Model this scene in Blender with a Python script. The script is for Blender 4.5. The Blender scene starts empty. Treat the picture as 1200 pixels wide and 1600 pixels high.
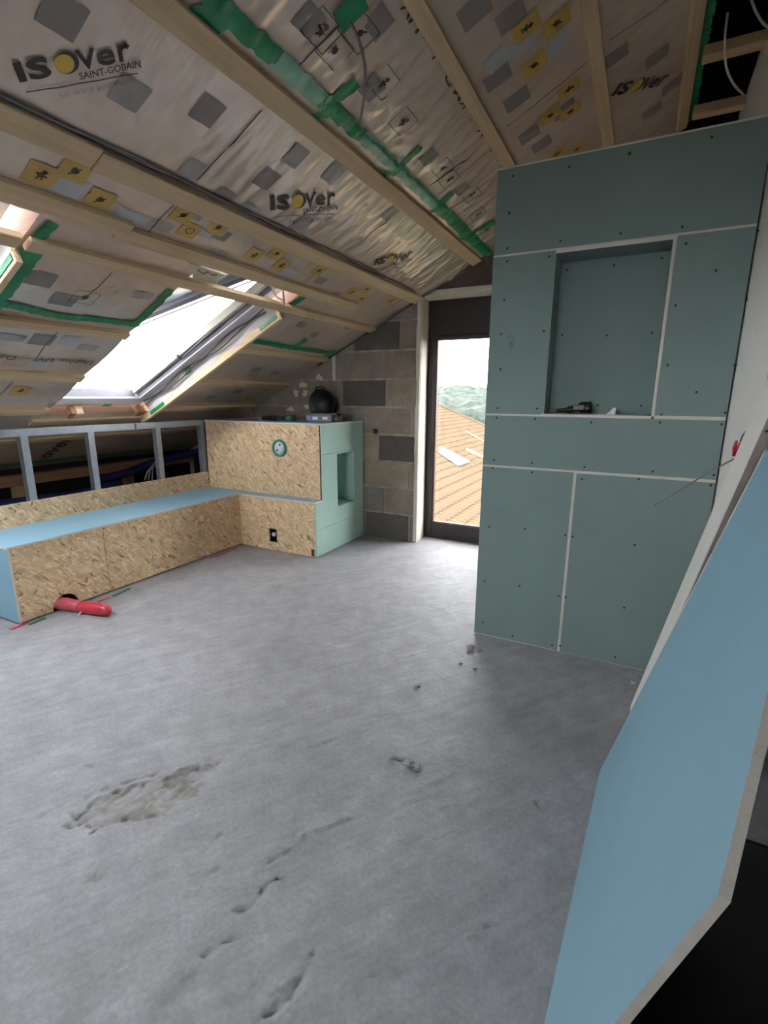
import bpy, bmesh, math, random
import numpy as np
from mathutils import Vector, Matrix, noise
random.seed(7)
S = bpy.context.scene
COL = S.collection

# ------------------------------------------------------------------ camera, sky, exposure
FPX, YAW, PITCH, ROLL, CAMH = 768.35, 0.474031, 0.230129, -0.005414, 1.4
fwd = np.array([-math.sin(YAW)*math.cos(PITCH), math.cos(YAW)*math.cos(PITCH), -math.sin(PITCH)])
_rt = np.array([math.cos(YAW), math.sin(YAW), 0.0]); _dn = np.cross(fwd, _rt)
rgt = math.cos(ROLL)*_rt + math.sin(ROLL)*_dn
dwn = -math.sin(ROLL)*_rt + math.cos(ROLL)*_dn
CAM = np.array([0, 0, CAMH])
cd = bpy.data.cameras.new('camera'); cam = bpy.data.objects.new('camera', cd); COL.objects.link(cam)
cd.sensor_fit = 'VERTICAL'; cd.sensor_height = 36.0; cd.lens = FPX/1600*36; cd.clip_start = 0.02; cd.clip_end = 3000
m = Matrix.Identity(4)
for i in range(3):
    m[i][0] = rgt[i]; m[i][1] = -dwn[i]; m[i][2] = -fwd[i]; m[i][3] = CAM[i]
cam.matrix_world = m
S.camera = cam

W = bpy.data.worlds.new('overcast_sky'); S.world = W; W.use_nodes = True
bg = W.node_tree.nodes['Background']
bg.inputs[0].default_value = (0.92, 0.955, 1.0, 1); bg.inputs[1].default_value = 21.0
S.view_settings.view_transform = 'Standard'; S.view_settings.look = 'None'
S.view_settings.gamma = 1.0; S.view_settings.use_curve_mapping = False
S.view_settings.exposure = 0.0
S.cycles.use_denoising = True
S.cycles.max_bounces = 10; S.cycles.diffuse_bounces = 6; S.cycles.transparent_max_bounces = 12

# ------------------------------------------------------------------ pixel -> place helpers
def ray(u, v): return fwd + (u-600)/FPX*rgt + (v-800)/FPX*dwn
def hit(u, v, n, o):
    n = np.array(n, float); q = ray(u, v)
    return CAM + q*((np.array(o)-CAM) @ n)/(q @ n)
def PX(u, v, x): return hit(u, v, (1, 0, 0), (x, 0, 0))
def PY(u, v, y): return hit(u, v, (0, 1, 0), (0, y, 0))
def PZ(u, v, z): return hit(u, v, (0, 0, 1), (0, 0, z))
# roof coordinates: u up the slope, y along the ridge, w outwards
TH = math.atan(0.49); CT, ST = math.cos(TH), math.sin(TH); RZ = 3.165
NR = np.array([-ST, 0, CT])
def R(u, y, w=0.0): return (u*CT - w*ST, y, RZ + u*ST + w*CT)
def UY(px, py, w=0.0):
    p = hit(px, py, NR, np.array([0, 0, RZ]) + w*NR)
    return ((p - np.array([0, 0, RZ])) @ np.array([CT, 0, ST]), p[1])
def X2U(x): return x/CT

# ------------------------------------------------------------------ materials
def s2l(c):
    return tuple((x/12.92 if x <= 0.04045 else ((x+0.055)/1.055)**2.4) for x in c)
class NT:
    def __init__(s, name):
        s.m = bpy.data.materials.new(name); s.m.use_nodes = True
        s.t = s.m.node_tree; s.p = s.t.nodes['Principled BSDF']
    def n(s, typ, **kw):
        nd = s.t.nodes.new(typ)
        for k, v in kw.items(): setattr(nd, k, v)
        return nd
    def l(s, a, b): s.t.links.new(a, b)
    def coord(s, scale=(1, 1, 1), rot=(0, 0, 0), src='Object', tex=False):
        tc = s.n('ShaderNodeTexCoord'); mp = s.n('ShaderNodeMapping')
        if tex: mp.vector_type = 'TEXTURE'
        mp.inputs['Scale'].default_value = scale; mp.inputs['Rotation'].default_value = rot
        s.l(tc.outputs[src], mp.inputs[0]); return mp.outputs[0]
    def noise(s, vec, scale, detail=4, rough=0.55):
        nd = s.n('ShaderNodeTexNoise'); nd.inputs['Scale'].default_value = scale
        nd.inputs['Detail'].default_value = detail; nd.inputs['Roughness'].default_value = rough
        s.l(vec, nd.inputs['Vector']); return nd.outputs['Fac']
    def ramp(s, fac, stops):
        r = s.n('ShaderNodeValToRGB'); cr = r.color_ramp
        while len(cr.elements) < len(stops): cr.elements.new(0.5)
        for e, (p, c) in zip(cr.elements, stops): e.position = p; e.color = (*c, 1)
        s.l(fac, r.inputs[0]); return r.outputs[0]
    def mix(s, fac, a, b, mode='MIX'):
        mx = s.n('ShaderNodeMix', data_type='RGBA', blend_type=mode)
        for sock, v in ((mx.inputs[0], fac), (mx.inputs[6], a), (mx.inputs[7], b)):
            if isinstance(v, (int, float)): sock.default_value = v
            elif isinstance(v, tuple): sock.default_value = (*v, 1)
            else: s.l(v, sock)
        return mx.outputs[2]
    def math(s, op, a, b=0.0):
        nd = s.n('ShaderNodeMath', operation=op)
        for sock, v in ((nd.inputs[0], a), (nd.inputs[1], b)):
            if isinstance(v, (int, float)): sock.default_value = v
            else: s.l(v, sock)
        return nd.outputs[0]
    def bump(s, h, strength=0.3, dist=0.01):
        b = s.n('ShaderNodeBump'); b.inputs['Strength'].default_value = strength
        b.inputs['Distance'].default_value = dist; s.l(h, b.inputs['Height'])
        s.l(b.outputs[0], s.p.inputs['Normal'])
    def base(s, v):
        if isinstance(v, tuple): s.p.inputs['Base Color'].default_value = (*v, 1)
        else: s.l(v, s.p.inputs['Base Color'])
    def set(s, **kw):
        for k, v in kw.items(): s.p.inputs[k.replace('_', ' ')].default_value = v
        return s
def plain(name, col, rough=0.6, metal=0.0, spread=0.08, scale=9.0, bump=0.0, **kw):
    t = NT(name); c = s2l(col); v = t.coord()
    f = t.noise(v, scale, 5)
    lo = tuple(x*(1-spread) for x in c); hi = tuple(min(1, x*(1+spread)) for x in c)
    t.base(t.ramp(f, [(0.3, lo), (0.7, hi)])); t.set(Roughness=rough, Metallic=metal, **kw)
    if bump: t.bump(t.noise(v, scale*6, 6), bump, 0.004)
    return t.m
def wood(name, col, axis='y', dark=0.78, rough=0.7):
    t = NT(name); c = s2l(col)
    sc = {'x': (1.6, 26, 26), 'y': (26, 1.6, 26), 'z': (26, 26, 1.6)}[axis]
    v = t.coord(sc); g = t.noise(v, 1.3, 6, 0.6); v2 = t.coord(); b = t.noise(v2, 1.7, 3)
    col1 = t.ramp(g, [(0.25, tuple(x*dark for x in c)), (0.55, c), (0.8, tuple(min(1, x*1.12) for x in c))])
    vo = t.n('ShaderNodeTexVoronoi'); vo.inputs['Scale'].default_value = 0.55; t.l(v, vo.inputs['Vector'])
    kn = t.ramp(vo.outputs['Distance'], [(0.0, tuple(x*0.35 for x in c)), (0.09, c), (1, c)])
    col2 = t.mix(0.55, col1, kn, 'MULTIPLY')
    col3 = t.mix(t.ramp(b, [(0.4, (0, 0, 0)), (0.75, (0.35,)*3)]), col1, col2)
    t.base(col3); t.set(Roughness=rough); t.bump(g, 0.15, 0.003); return t.m

def mk_foil():
    t = NT('vapour_barrier_foil'); v = t.coord()
    f = t.noise(v, 2.2, 5); f2 = t.noise(v, 14, 4)
    c = t.mix(t.ramp(f, [(0.3, (0, 0, 0)), (0.7, (1, 1, 1))]), s2l((0.785, 0.69, 0.61)), s2l((0.855, 0.77, 0.70)))
    t.base(t.mix(0.12, c, t.ramp(f2, [(0.3, (0.2,)*3), (0.7, (0.8,)*3)]), 'OVERLAY'))
    t.set(Roughness=0.29, Metallic=0.16); t.p.inputs['Coat Weight'].default_value = 1.0; t.p.inputs['Coat Roughness'].default_value = 0.12; t.p.inputs['Coat IOR'].default_value = 1.85
    t.bump(t.noise(t.coord((1, 9, 1)), 3.0, 5), 0.25, 0.012); return t.m
def mk_floor():
    t = NT('concrete_screed'); v = t.coord()
    a = t.noise(v, 1.1, 6, 0.6); b = t.noise(v, 9, 8, 0.65); c = t.noise(t.coord((0.4, 0.06, 1), (0, 0, 0.95), tex=True), 1.5, 6, 0.7)
    base = t.ramp(a, [(0.3, s2l((0.545, 0.535, 0.545))), (0.7, s2l((0.615, 0.605, 0.615)))])
    base = t.mix(0.4, base, t.ramp(b, [(0.3, (0.3,)*3), (0.7, (0.68,)*3)]), 'OVERLAY'); base = t.mix(0.4, base, t.ramp(t.noise(v, 70, 6, 0.7), [(0.3, (0.3,)*3), (0.7, (0.68,)*3)]), 'OVERLAY')
    base = t.mix(0.28, base, t.ramp(c, [(0.35, (0.3,)*3), (0.65, (0.65,)*3)]), 'OVERLAY')
    at = t.n('ShaderNodeAttribute', attribute_name='stain')
    base = t.mix(at.outputs['Fac'], base, t.ramp(b, [(0.3, s2l((0.36, 0.33, 0.30))), (0.7, s2l((0.60, 0.57, 0.53)))]))
    vo = t.n('ShaderNodeTexVoronoi'); vo.inputs['Scale'].default_value = 5.0; t.l(v, vo.inputs['Vector'])
    pit = t.ramp(vo.outputs['Distance'], [(0.0, (0.55,)*3), (0.045, (1, 1, 1)), (1, (1, 1, 1))])
    base = t.mix(0.6, base, pit, 'MULTIPLY')
    t.base(base); t.set(Roughness=0.62)
    h = t.math('ADD', t.math('MULTIPLY', b, 0.8), t.math('MULTIPLY', c, 0.7)); h = t.math('ADD', h, t.math('MULTIPLY', t.noise(v, 45, 3), 0.35)); h = t.math('ADD', h, t.math('MULTIPLY', t.ramp(vo.outputs['Distance'], [(0.0, (0, 0, 0)), (0.06, (1, 1, 1)), (1, (1, 1, 1))]), 0.6))
    t.bump(h, 0.5, 0.009); return t.m
def mk_osb():
    t = NT('osb_strand_board')
    tc = t.n('ShaderNodeTexCoord'); sep = t.n('ShaderNodeSeparateXYZ'); t.l(tc.outputs['Object'], sep.inputs[0])
    cmb = t.n('ShaderNodeCombineXYZ'); t.l(t.math('ADD', sep.outputs[0], sep.outputs[1]), cmb.inputs[0]); t.l(sep.outputs[2], cmb.inputs[1])
    nz = t.n('ShaderNodeTexNoise'); nz.inputs['Scale'].default_value = 7; t.l(cmb.outputs[0], nz.inputs['Vector'])
    wv = t.n('ShaderNodeVectorMath', operation='MULTIPLY_ADD'); t.l(nz.outputs['Color'], wv.inputs[0])
    wv.inputs[1].default_value = (0.05, 0.05, 0); t.l(cmb.outputs[0], wv.inputs[2])
    cols = []
    for k, (ang, sx, sy) in enumerate(((0.3, 17, 75), (1.25, 19, 85), (-0.6, 16, 70), (2.3, 22, 90))):
        mp = t.n('ShaderNodeMapping'); mp.vector_type = 'TEXTURE'; mp.inputs['Rotation'].default_value = (0, 0, ang); mp.inputs['Scale'].default_value = (1/sx, 1/sy, 1)
        mp.inputs['Location'].default_value = (k*3.7, k*1.3, 0)
        t.l(wv.outputs[0], mp.inputs[0])
        vo = t.n('ShaderNodeTexVoronoi', voronoi_dimensions='2D'); vo.inputs['Scale'].default_value = 1.0; t.l(mp.outputs[0], vo.inputs['Vector'])
        sp = t.n('ShaderNodeSeparateColor'); t.l(vo.outputs['Color'], sp.inputs[0])
        cc = t.ramp(sp.outputs[0], [(0.0, s2l((0.48, 0.36, 0.25))), (0.06, s2l((0.72, 0.60, 0.46))), (0.5, s2l((0.79, 0.675, 0.53))), (0.85, s2l((0.84, 0.735, 0.59))), (1.0, s2l((0.90, 0.81, 0.68)))])
        cols.append((cc, sp.outputs[1]))
    c = cols[0][0]
    for k in (1, 2, 3):
        c = t.mix(t.ramp(cols[k][1], [(0.55, (0, 0, 0)), (0.6, (0.9,)*3)]), c, cols[k][0])
    t.base(c); t.set(Roughness=0.7); t.bump(c, 0.12, 0.003); return t.m
def mk_block(name, col, spread=0.25):
    t = NT(name); c = s2l(col); v = t.coord()
    a = t.noise(v, 5, 5); b = t.noise(v, 70, 5, 0.7)
    k = t.ramp(a, [(0.3, tuple(x*(1-spread) for x in c)), (0.7, tuple(x*(1+spread) for x in c))])
    smear = t.ramp(t.noise(v, 3.1, 6, 0.7), [(0.62, (0, 0, 0)), (0.70, (0.6,)*3)])
    k = t.mix(smear, k, s2l((0.56, 0.53, 0.49)))
    t.base(t.mix(0.5, k, t.ramp(b, [(0.3, (0.3,)*3), (0.7, (0.7,)*3)]), 'OVERLAY'))
    t.set(Roughness=0.92); t.bump(b, 0.7, 0.008); return t.m
def mk_glass(name, tint=(0.93, 0.96, 0.97), gloss=0.06):
    m_ = bpy.data.materials.new(name); m_.use_nodes = True; nt = m_.node_tree; nt.nodes.clear()
    o = nt.nodes.new('ShaderNodeOutputMaterial'); tr = nt.nodes.new('ShaderNodeBsdfTransparent'); gl = nt.nodes.new('ShaderNodeBsdfGlossy')
    mx = nt.nodes.new('ShaderNodeMixShader'); nz = nt.nodes.new('ShaderNodeTexNoise'); nz.inputs['Scale'].default_value = 3
    rp = nt.nodes.new('ShaderNodeMapRange'); rp.inputs[3].default_value = gloss*0.8; rp.inputs[4].default_value = gloss*1.2
    nt.links.new(nz.outputs[0], rp.inputs[0]); nt.links.new(rp.outputs[0], mx.inputs[0])
    tr.inputs[0].default_value = (*tint, 1); gl.inputs[0].default_value = (0.9, 0.9, 0.9, 1); gl.inputs[1].default_value = 0.03
    nt.links.new(tr.outputs[0], mx.inputs[1]); nt.links.new(gl.outputs[0], mx.inputs[2]); nt.links.new(mx.outputs[0], o.inputs[0])
    return m_

FOIL = mk_foil(); FLOOR = mk_floor(); OSB = mk_osb()
GREEN = plain('green_plasterboard_paper', (0.455, 0.52, 0.505), 0.75, spread=0.05, scale=3)  # one board paper in three tones: dim, skylit and door-lit, light in the colour
BLUE = plain('blue_green_plasterboard_paper', (0.505, 0.645, 0.71), 0.7, spread=0.04, scale=2.5)
GREEN_DOORLIT = plain('mint_plasterboard_paper', (0.62, 0.735, 0.69), 0.75, spread=0.05, scale=3)
CORE = plain('gypsum_core', (0.80, 0.77, 0.735), 0.9, bump=0.3)
COREG = plain('cut_gypsum_core', (0.62, 0.59, 0.56), 0.95, bump=0.6, scale=20)
FILL = plain('joint_filler', (0.78, 0.75, 0.71), 0.9, bump=0.3)
WHITEB = plain('white_plasterboard', (0.86, 0.845, 0.82), 0.8, spread=0.03)
PLASTER = plain('cream_plaster', (0.80, 0.77, 0.71), 0.9, spread=0.08, bump=0.5)
MORTAR = plain('mortar', (0.60, 0.56, 0.51), 0.95, spread=0.3, scale=12, bump=0.6)
B_MID = mk_block('concrete_block_brown', (0.54, 0.485, 0.435)); B_DARK = mk_block('concrete_block_dark', (0.36, 0.335, 0.31), 0.12)
B_LITE = mk_block('concrete_block_tan', (0.59, 0.53, 0.465)); B_GREY = mk_block('concrete_block_grey', (0.51, 0.475, 0.44))
LATH = wood('spruce_lath', (0.83, 0.72, 0.575), 'y'); LATHX = wood('spruce_lath_crosswise', (0.80, 0.68, 0.53), 'x')
PINE = wood('pale_fresh_pine', (0.90, 0.79, 0.63), 'x'); RAFT = wood('reddish_rafter_wood', (0.60, 0.45, 0.37), 'x')
RAFTY = wood('reddish_plate_wood', (0.60, 0.45, 0.34), 'y'); POSTW = wood('post_wood', (0.72, 0.60, 0.44), 'z')
TAPE = plain('green_adhesive_tape', (0.13, 0.52, 0.33), 0.35, spread=0.25, scale=18)
TAPE_SHINE = plain('clear_light_green_tape', (0.55, 0.72, 0.62), 0.25, spread=0.15, scale=14)  # same tape paled, its gloss highlight put into the colour
STEEL = plain('galvanised_steel', (0.66, 0.69, 0.73), 0.42, 0.75, spread=0.1, scale=25)
WHITE = plain('white_window_lacquer', (0.87, 0.87, 0.90), 0.4, spread=0.02)
GREYR = plain('grey_rubber_seal', (0.42, 0.42, 0.45), 0.6)
BLACKW = plain('dark_brown_door_lacquer', (0.17, 0.145, 0.145), 0.4, spread=0.1)
BLACK = plain('black_plastic', (0.07, 0.07, 0.075), 0.5)
DARK = plain('dark_stair_cladding', (0.05, 0.046, 0.046), 0.9)  # near-black colour stands in for deep shade in voids
CABLE = plain('grey_cable_sheath', (0.47, 0.45, 0.44), 0.5); CABLED = plain('dark_cable_sheath', (0.33, 0.30, 0.285), 0.5)
WIREW = plain('white_cable_sheath', (0.80, 0.79, 0.77), 0.45)
REDP = plain('red_plastic', (0.70, 0.10, 0.14), 0.4); PINKF = plain('pink_red_wrapping_film', (0.74, 0.33, 0.38), 0.3, spread=0.3, scale=20)
REDF = plain('red_film', (0.72, 0.19, 0.25), 0.3, spread=0.25, scale=18)
BLUEP = plain('blue_pipe', (0.13, 0.15, 0.36), 0.5); GREENP = plain('green_plastic', (0.10, 0.50, 0.40), 0.45)
GREYP = plain('grey_plastic', (0.45, 0.46, 0.49), 0.5); PALE = plain('pale_label_print', (0.82, 0.84, 0.86), 0.5); VIOL = plain('violet_label_print', (0.50, 0.50, 0.72), 0.5)
P_GREY = plain('print_grey', (0.545, 0.505, 0.485), 0.4, spread=0.1); P_MID = plain('print_light_grey', (0.635, 0.605, 0.59), 0.4, spread=0.1)
P_BLUE = plain('print_cool_grey', (0.70, 0.70, 0.71), 0.4); P_YEL = plain('print_yellow', (0.76, 0.62, 0.33), 0.4, spread=0.12)
P_BLK = plain('print_black', (0.19, 0.17, 0.165), 0.4); P_LOGO = plain('print_logo_yellow', (0.83, 0.70, 0.30), 0.4); P_TXT = plain('print_text_grey', (0.33, 0.30, 0.29), 0.4)
P_FNT = plain('print_faint_grey', (0.60, 0.565, 0.545), 0.4)
TILE = plain('red_roof_tile', (0.325, 0.275, 0.22), 0.8, spread=0.2, scale=4); TILEW = plain('white_flashing', (0.9, 0.9, 0.9), 0.5)
FOREST = plain('forest_green', (0.265, 0.285, 0.265), 0.95, spread=0.45, scale=0.15); FIELD = plain('field_green', (0.22, 0.235, 0.18), 0.95, spread=0.2, scale=0.02)
for _m in (FOREST, FIELD, TILE): _m.node_tree.nodes['Principled BSDF'].inputs['Specular IOR Level'].default_value = 0.0
PAPER = plain('cream_label_paper', (0.84, 0.80, 0.70), 0.7); FLAP = plain('white_foil_flap', (0.80, 0.77, 0.77), 0.35)
PANE_DIM = plain('grey_awning_fabric', (0.66, 0.66, 0.67), 0.9); SASHM = plain('weathered_sash_lacquer', (0.72, 0.72, 0.77), 0.5)  # grey for dimming the pane; sash white greyed for its backlit side
GLASS = mk_glass('clear_pane'); GLASSD = mk_glass('door_pane', (0.86, 0.86, 0.85), 0.05)

# ------------------------------------------------------------------ mesh helpers
def link(o, parent=None, label=None, cat=None, group=None, kind=None):
    COL.objects.link(o)
    if parent is not None: o.parent = parent
    if label: o['label'] = label
    if cat: o['category'] = cat
    if group: o['group'] = group
    if kind: o['kind'] = kind
    return o
def mesh(name, verts, faces, mats, parent=None, idx=None, smooth=False, **kw):
    me = bpy.data.meshes.new(name); me.from_pydata([tuple(map(float, v)) for v in verts], [], faces)
    for mm in (mats if isinstance(mats, (list, tuple)) else [mats]): me.materials.append(mm)
    if idx: me.polygons.foreach_set('material_index', idx)
    if smooth: me.polygons.foreach_set('use_smooth', [True]*len(me.polygons))
    me.update()
    return link(bpy.data.objects.new(name, me), parent, **kw)
def thing(name, label=None, cat=None, loc=(0, 0, 0), kind=None, group=None):
    o = bpy.data.objects.new(name, None); o.empty_display_size = 0.1
    return link(o, None, label, cat, group, kind)
BF = [(0, 3, 2, 1), (4, 5, 6, 7), (0, 1, 5, 4), (1, 2, 6, 5), (2, 3, 7, 6), (3, 0, 4, 7)]
def hexa(name, v8, mats, parent=None, bevel=0.0, idx=None, **kw):
    bm = bmesh.new(); vs = [bm.verts.new(tuple(map(float, v))) for v in v8]
    for k, f in enumerate(BF):
        fc = bm.faces.new([vs[i] for i in f]); fc.material_index = idx[k] if idx else 0
    bmesh.ops.recalc_face_normals(bm, faces=bm.faces)
    if bevel:
        bmesh.ops.bevel(bm, geom=list(bm.edges), offset=bevel, segments=1, affect='EDGES', clamp_overlap=True)
    me = bpy.data.meshes.new(name); bm.to_mesh(me); bm.free()
    for mm in (mats if isinstance(mats, (list, tuple)) else [mats]): me.materials.append(mm)
    return link(bpy.data.objects.new(name, me), parent, **kw)
def c8(x0, x1, y0, y1, z0, z1):
    return [(x0, y0, z0), (x1, y0, z0), (x1, y1, z0), (x0, y1, z0), (x0, y0, z1), (x1, y0, z1), (x1, y1, z1), (x0, y1, z1)]
def box(name, x0, x1, y0, y1, z0, z1, mats, parent=None, bevel=0.002, **kw):
    return hexa(name, c8(x0, x1, y0, y1, z0, z1), mats, parent, bevel, **kw)
def board(name, axis, x0, x1, y0, y1, z0, z1, face, edge, parent=None, **kw):
    """a sheet: big faces in 'face', cut edges in 'edge'; axis = sheet normal"""
    big = {'z': (0, 1), 'y': (2, 4), 'x': (3, 5)}[axis]
    return hexa(name, c8(x0, x1, y0, y1, z0, z1), [face, edge], parent, 0.0, [0 if k in big else 1 for k in range(6)], **kw)
def rbox(name, u0, u1, y0, y1, w0, w1, mats, parent=None, bevel=0.002, **kw):
    return hexa(name, [R(a, b, c) for a, b, c in c8(u0, u1, y0, y1, w0, w1)], mats, parent, bevel, **kw)
def prism(name, poly, off, mats, parent=None, **kw):
    """poly: 3D outline, extruded by off; material 1 on the rim when given"""
    n = len(poly); off = np.array(off); v = [np.array(p) for p in poly] + [np.array(p)+off for p in poly]
    f = [tuple(range(n)), tuple(range(2*n-1, n-1, -1))] + [(i, n+i, n+(i+1) % n, (i+1) % n) for i in range(n)]
    o = mesh(name, v, f, mats, parent, idx=[0, 0]+[1 if isinstance(mats, (list, tuple)) and len(mats) > 1 else 0]*n, **kw)
    bm = bmesh.new(); bm.from_mesh(o.data); bmesh.ops.recalc_face_normals(bm, faces=bm.faces); bm.to_mesh(o.data); bm.free()
    return o
def smooth_path(pts, k=6):
    P = [np.array(p, float) for p in pts]; out = []
    for i in range(len(P)-1):
        a, b, c, d = P[max(i-1, 0)], P[i], P[i+1], P[min(i+2, len(P)-1)]
        for j in range(k):
            t = j/k
            out.append(0.5*((2*b)+(c-a)*t+(2*a-5*b+4*c-d)*t*t+(3*b-a-3*c+d)*t**3))
    return out+[P[-1]]
def tube_data(pts, r, seg=8, r2=None):
    pts = [np.array(p, float) for p in pts]; n = len(pts); V = []; F = []
    rs = r if isinstance(r, (list, tuple)) else [r]*n
    up = np.array([0.12, 0.07, 1.0])
    for i, p in enumerate(pts):
        t = pts[min(i+1, n-1)]-pts[max(i-1, 0)]; t /= np.linalg.norm(t)+1e-9
        a = np.cross(t, up)
        if np.linalg.norm(a) < 0.1: a = np.cross(t, np.array([1.0, 0, 0]))
        a /= np.linalg.norm(a); b = np.cross(a, t)
        for j in range(seg):
            an = 2*math.pi*j/seg; V.append(p+rs[i]*(math.cos(an)*a+math.sin(an)*b))
    for i in range(n-1):
        for j in range(seg):
            F.append((i*seg+j, i*seg+(j+1) % seg, (i+1)*seg+(j+1) % seg, (i+1)*seg+j))
    F.append(tuple(range(seg-1, -1, -1))); F.append(tuple((n-1)*seg+j for j in range(seg)))
    return V, F
def tube(name, pts, r, mat, parent=None, seg=8, **kw):
    V, F = tube_data(pts, r, seg); return mesh(name, V, F, mat, parent, smooth=True, **kw)
def lathe(name, prof, centre, mat, parent=None, seg=28, axis='z', **kw):
    V = []; F = []; c = np.array(centre, float)
    ax = {'z': lambda r, a, h: (r*math.cos(a), r*math.sin(a), h), 'y': lambda r, a, h: (r*math.cos(a), h, r*math.sin(a)), 'x': lambda r, a, h: (h, r*math.cos(a), r*math.sin(a))}[axis]
    for r, h in prof:
        for j in range(seg): V.append(c+np.array(ax(max(r, 1e-4), 2*math.pi*j/seg, h)))
    for i in range(len(prof)-1):
        for j in range(seg): F.append((i*seg+j, i*seg+(j+1) % seg, (i+1)*seg+(j+1) % seg, (i+1)*seg+j))
    o = mesh(name, V, F, mat, parent, smooth=True, **kw)
    bm = bmesh.new(); bm.from_mesh(o.data); bmesh.ops.recalc_face_normals(bm, faces=bm.faces); bm.to_mesh(o.data); bm.free(); return o

# ================================================================== ROOF SLOPE (ceiling)
BAT = {'A': -1.355, 'B': -1.86, 'C': -2.115, 'D': -2.33, 'E': -2.85, 'F': -3.35, 'J': -3.80, 'R1': -0.86, 'R2': -0.38, 'R3': 0.02}
BU = sorted(X2U(x) for x in BAT.values()); BU = [-5.55, -4.9] + BU + [0.08/CT]
UMIN, UMAX = -5.46, 0.075/CT
YG = 4.30                                      # far gable wall
OPEN = [(-4.30, -2.43, 2.11, 2.985), (-4.30, -2.43, 0.42, 1.285)]
def in_open(u, y, e=0.0):
    return any(a-e < u < b+e and c-e < y < d+e for a, b, c, d in OPEN)
def wr(u, y):
    """foil relief (m, along the outward normal): sag between laths, pulled folds, crumples at the tape"""
    t = 0.5; wd = 0.5
    for a, b in zip(BU, BU[1:]):
        if a <= u <= b: t = (u-a)/(b-a); wd = b-a; break
    s = math.sin(math.pi*t); k = min(1.0, s*1.6)
    w = -0.011*s*min(1, wd/0.45)
    w += 0.004*noise.noise((u*2.2, y*3.1, 1.7))*k
    far = max(0.0, min(1.0, (y-1.3)/1.2))
    bayAB = 1.0 if BU[6] is not None and X2U(-1.86) < u < X2U(-1.355) else 0.0
    bayTR = 1.0 if X2U(-1.355) < u < X2U(-0.86) else 0.0
    amp = 0.0024 + bayAB*0.008*far + bayTR*0.009
    f = 1-abs(noise.noise((u*1.6+0.3*y, y*9.0+u*1.7, 4.2)))*2.2
    f2 = 1-abs(noise.noise((u*2.4, y*23.0-u*2.0, 9.1)))*2.2
    w -= amp*(max(0, f)**4*1.0 + max(0, f2)**4*0.7)*k
    tp = math.exp(-((u+1.415)/0.11)**2)
    w -= 0.008*tp*noise.noise((u*5, y*26, 2.0))*k + 0.010*math.exp(-((u+1.415)/0.05)**2)
    return w
def grid_foil():
    us = list(np.arange(UMIN, UMAX, 0.0155)); us.append(UMAX)
    ys = list(np.arange(-2.6, 0.7, 0.11)) + list(np.arange(0.7, YG, 0.0155)) + [YG]
    cuts_y = [c for o in OPEN for c in o[2:]]; cuts_u = [c for o in OPEN for c in o[:2]]
    for c in cuts_y: ys[int(np.argmin(np.abs(np.array(ys)-c)))] = c
    for c in set(cuts_u): us[int(np.argmin(np.abs(np.array(us)-c)))] = c
    V = [R(u, y if y < YG else YG+0.01, wr(u, y)) for u in us for y in ys]; F = []; ny = len(ys)
    for i in range(len(us)-1):
        for j in range(ny-1):
            if in_open((us[i]+us[i+1])/2, (ys[j]+ys[j+1])/2): continue
            F.append((i*ny+j, i*ny+j+1, (i+1)*ny+j+1, (i+1)*ny+j))
    return V, F
V, F = grid_foil()
ceiling = mesh('ceiling', V, F, FOIL, None, smooth=True, kind='structure', label='sloped ceiling of printed foil held by wooden laths')

def lath(x, y0, y1, w=0.046, th=0.03, du=0.0, mat=LATH, dw=0.0):
    u = X2U(x)+du
    hw = w/2
    return rbox('lath', u-hw, u+hw, y0, y1, -th-0.0005+dw, -0.0005+dw, mat, ceiling, 0.003)
YE = YG-0.02
WL = {'A': 0.082, 'B': 0.092, 'C': 0.082, 'D': 0.07, 'E': 0.062, 'F': 0.075}
lath(BAT['A'], -2.5, YE, WL['A']); lath(BAT['B'], -2.5, 1.32, WL['B']); lath(BAT['B'], 1.325, YE, WL['B'], du=-0.012)
lath(BAT['C'], -2.5, 1.62, WL['C']); lath(BAT['C'], 1.58, 3.62, WL['C'], du=-0.03)
lath(BAT['D'], 1.30, YE, WL['D']); lath(BAT['D'], -2.5, 1.27, WL['D'], du=0.0)
for k in 'EF':
    lath(BAT[k], 1.29, 2.10, WL[k]); lath(BAT[k], 3.005, YE, WL[k]); lath(BAT[k], -2.5, 0.41, WL[k])
lath(BAT['J'], 1.29, 2.09, 0.075); lath(BAT['J'], 3.005, YE, 0.06)
lath(-4.28, 1.0, YE, 0.06)
for k, w in (('R1', 0.062), ('R2', 0.062), ('R3', 0.06)): lath(BAT[k], -2.5, YE, w)

def foil_strip(pts_uy, width, off=0.004, step=0.012, jag=0.0):
    """ribbon lying on the foil relief"""
    P = []
    for a, b in zip(pts_uy, pts_uy[1:]):
        a = np.array(a); b = np.array(b); n = max(1, int(np.linalg.norm(b-a)/step))
        P += [a+(b-a)*i/n for i in range(n)]
    P.append(np.array(pts_uy[-1])); V = []; F = []; m_ = 4
    for i, p in enumerate(P):
        t = P[min(i+1, len(P)-1)]-P[max(i-1, 0)]; t = t/(np.linalg.norm(t)+1e-9); q = np.array([-t[1], t[0]])
        jj = jag*noise.noise((p[0]*31, p[1]*31, 3.3)); wd = width*(1+jag*6*noise.noise((p[0]*17, p[1]*17, 8.8)))
        for k in range(m_+1):
            c = p+q*(wd*(k/m_-0.5)+jj); V.append(R(c[0], c[1], wr(c[0], c[1])-off-(0.5*jag*abs(noise.noise((c[0]*60, c[1]*60, 1))))))
    for i in range(len(P)-1):
        for k in range(m_): a = i*(m_+1)+k; F.append((a, a+1, a+m_+2, a+m_+1))
    return V, F
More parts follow.
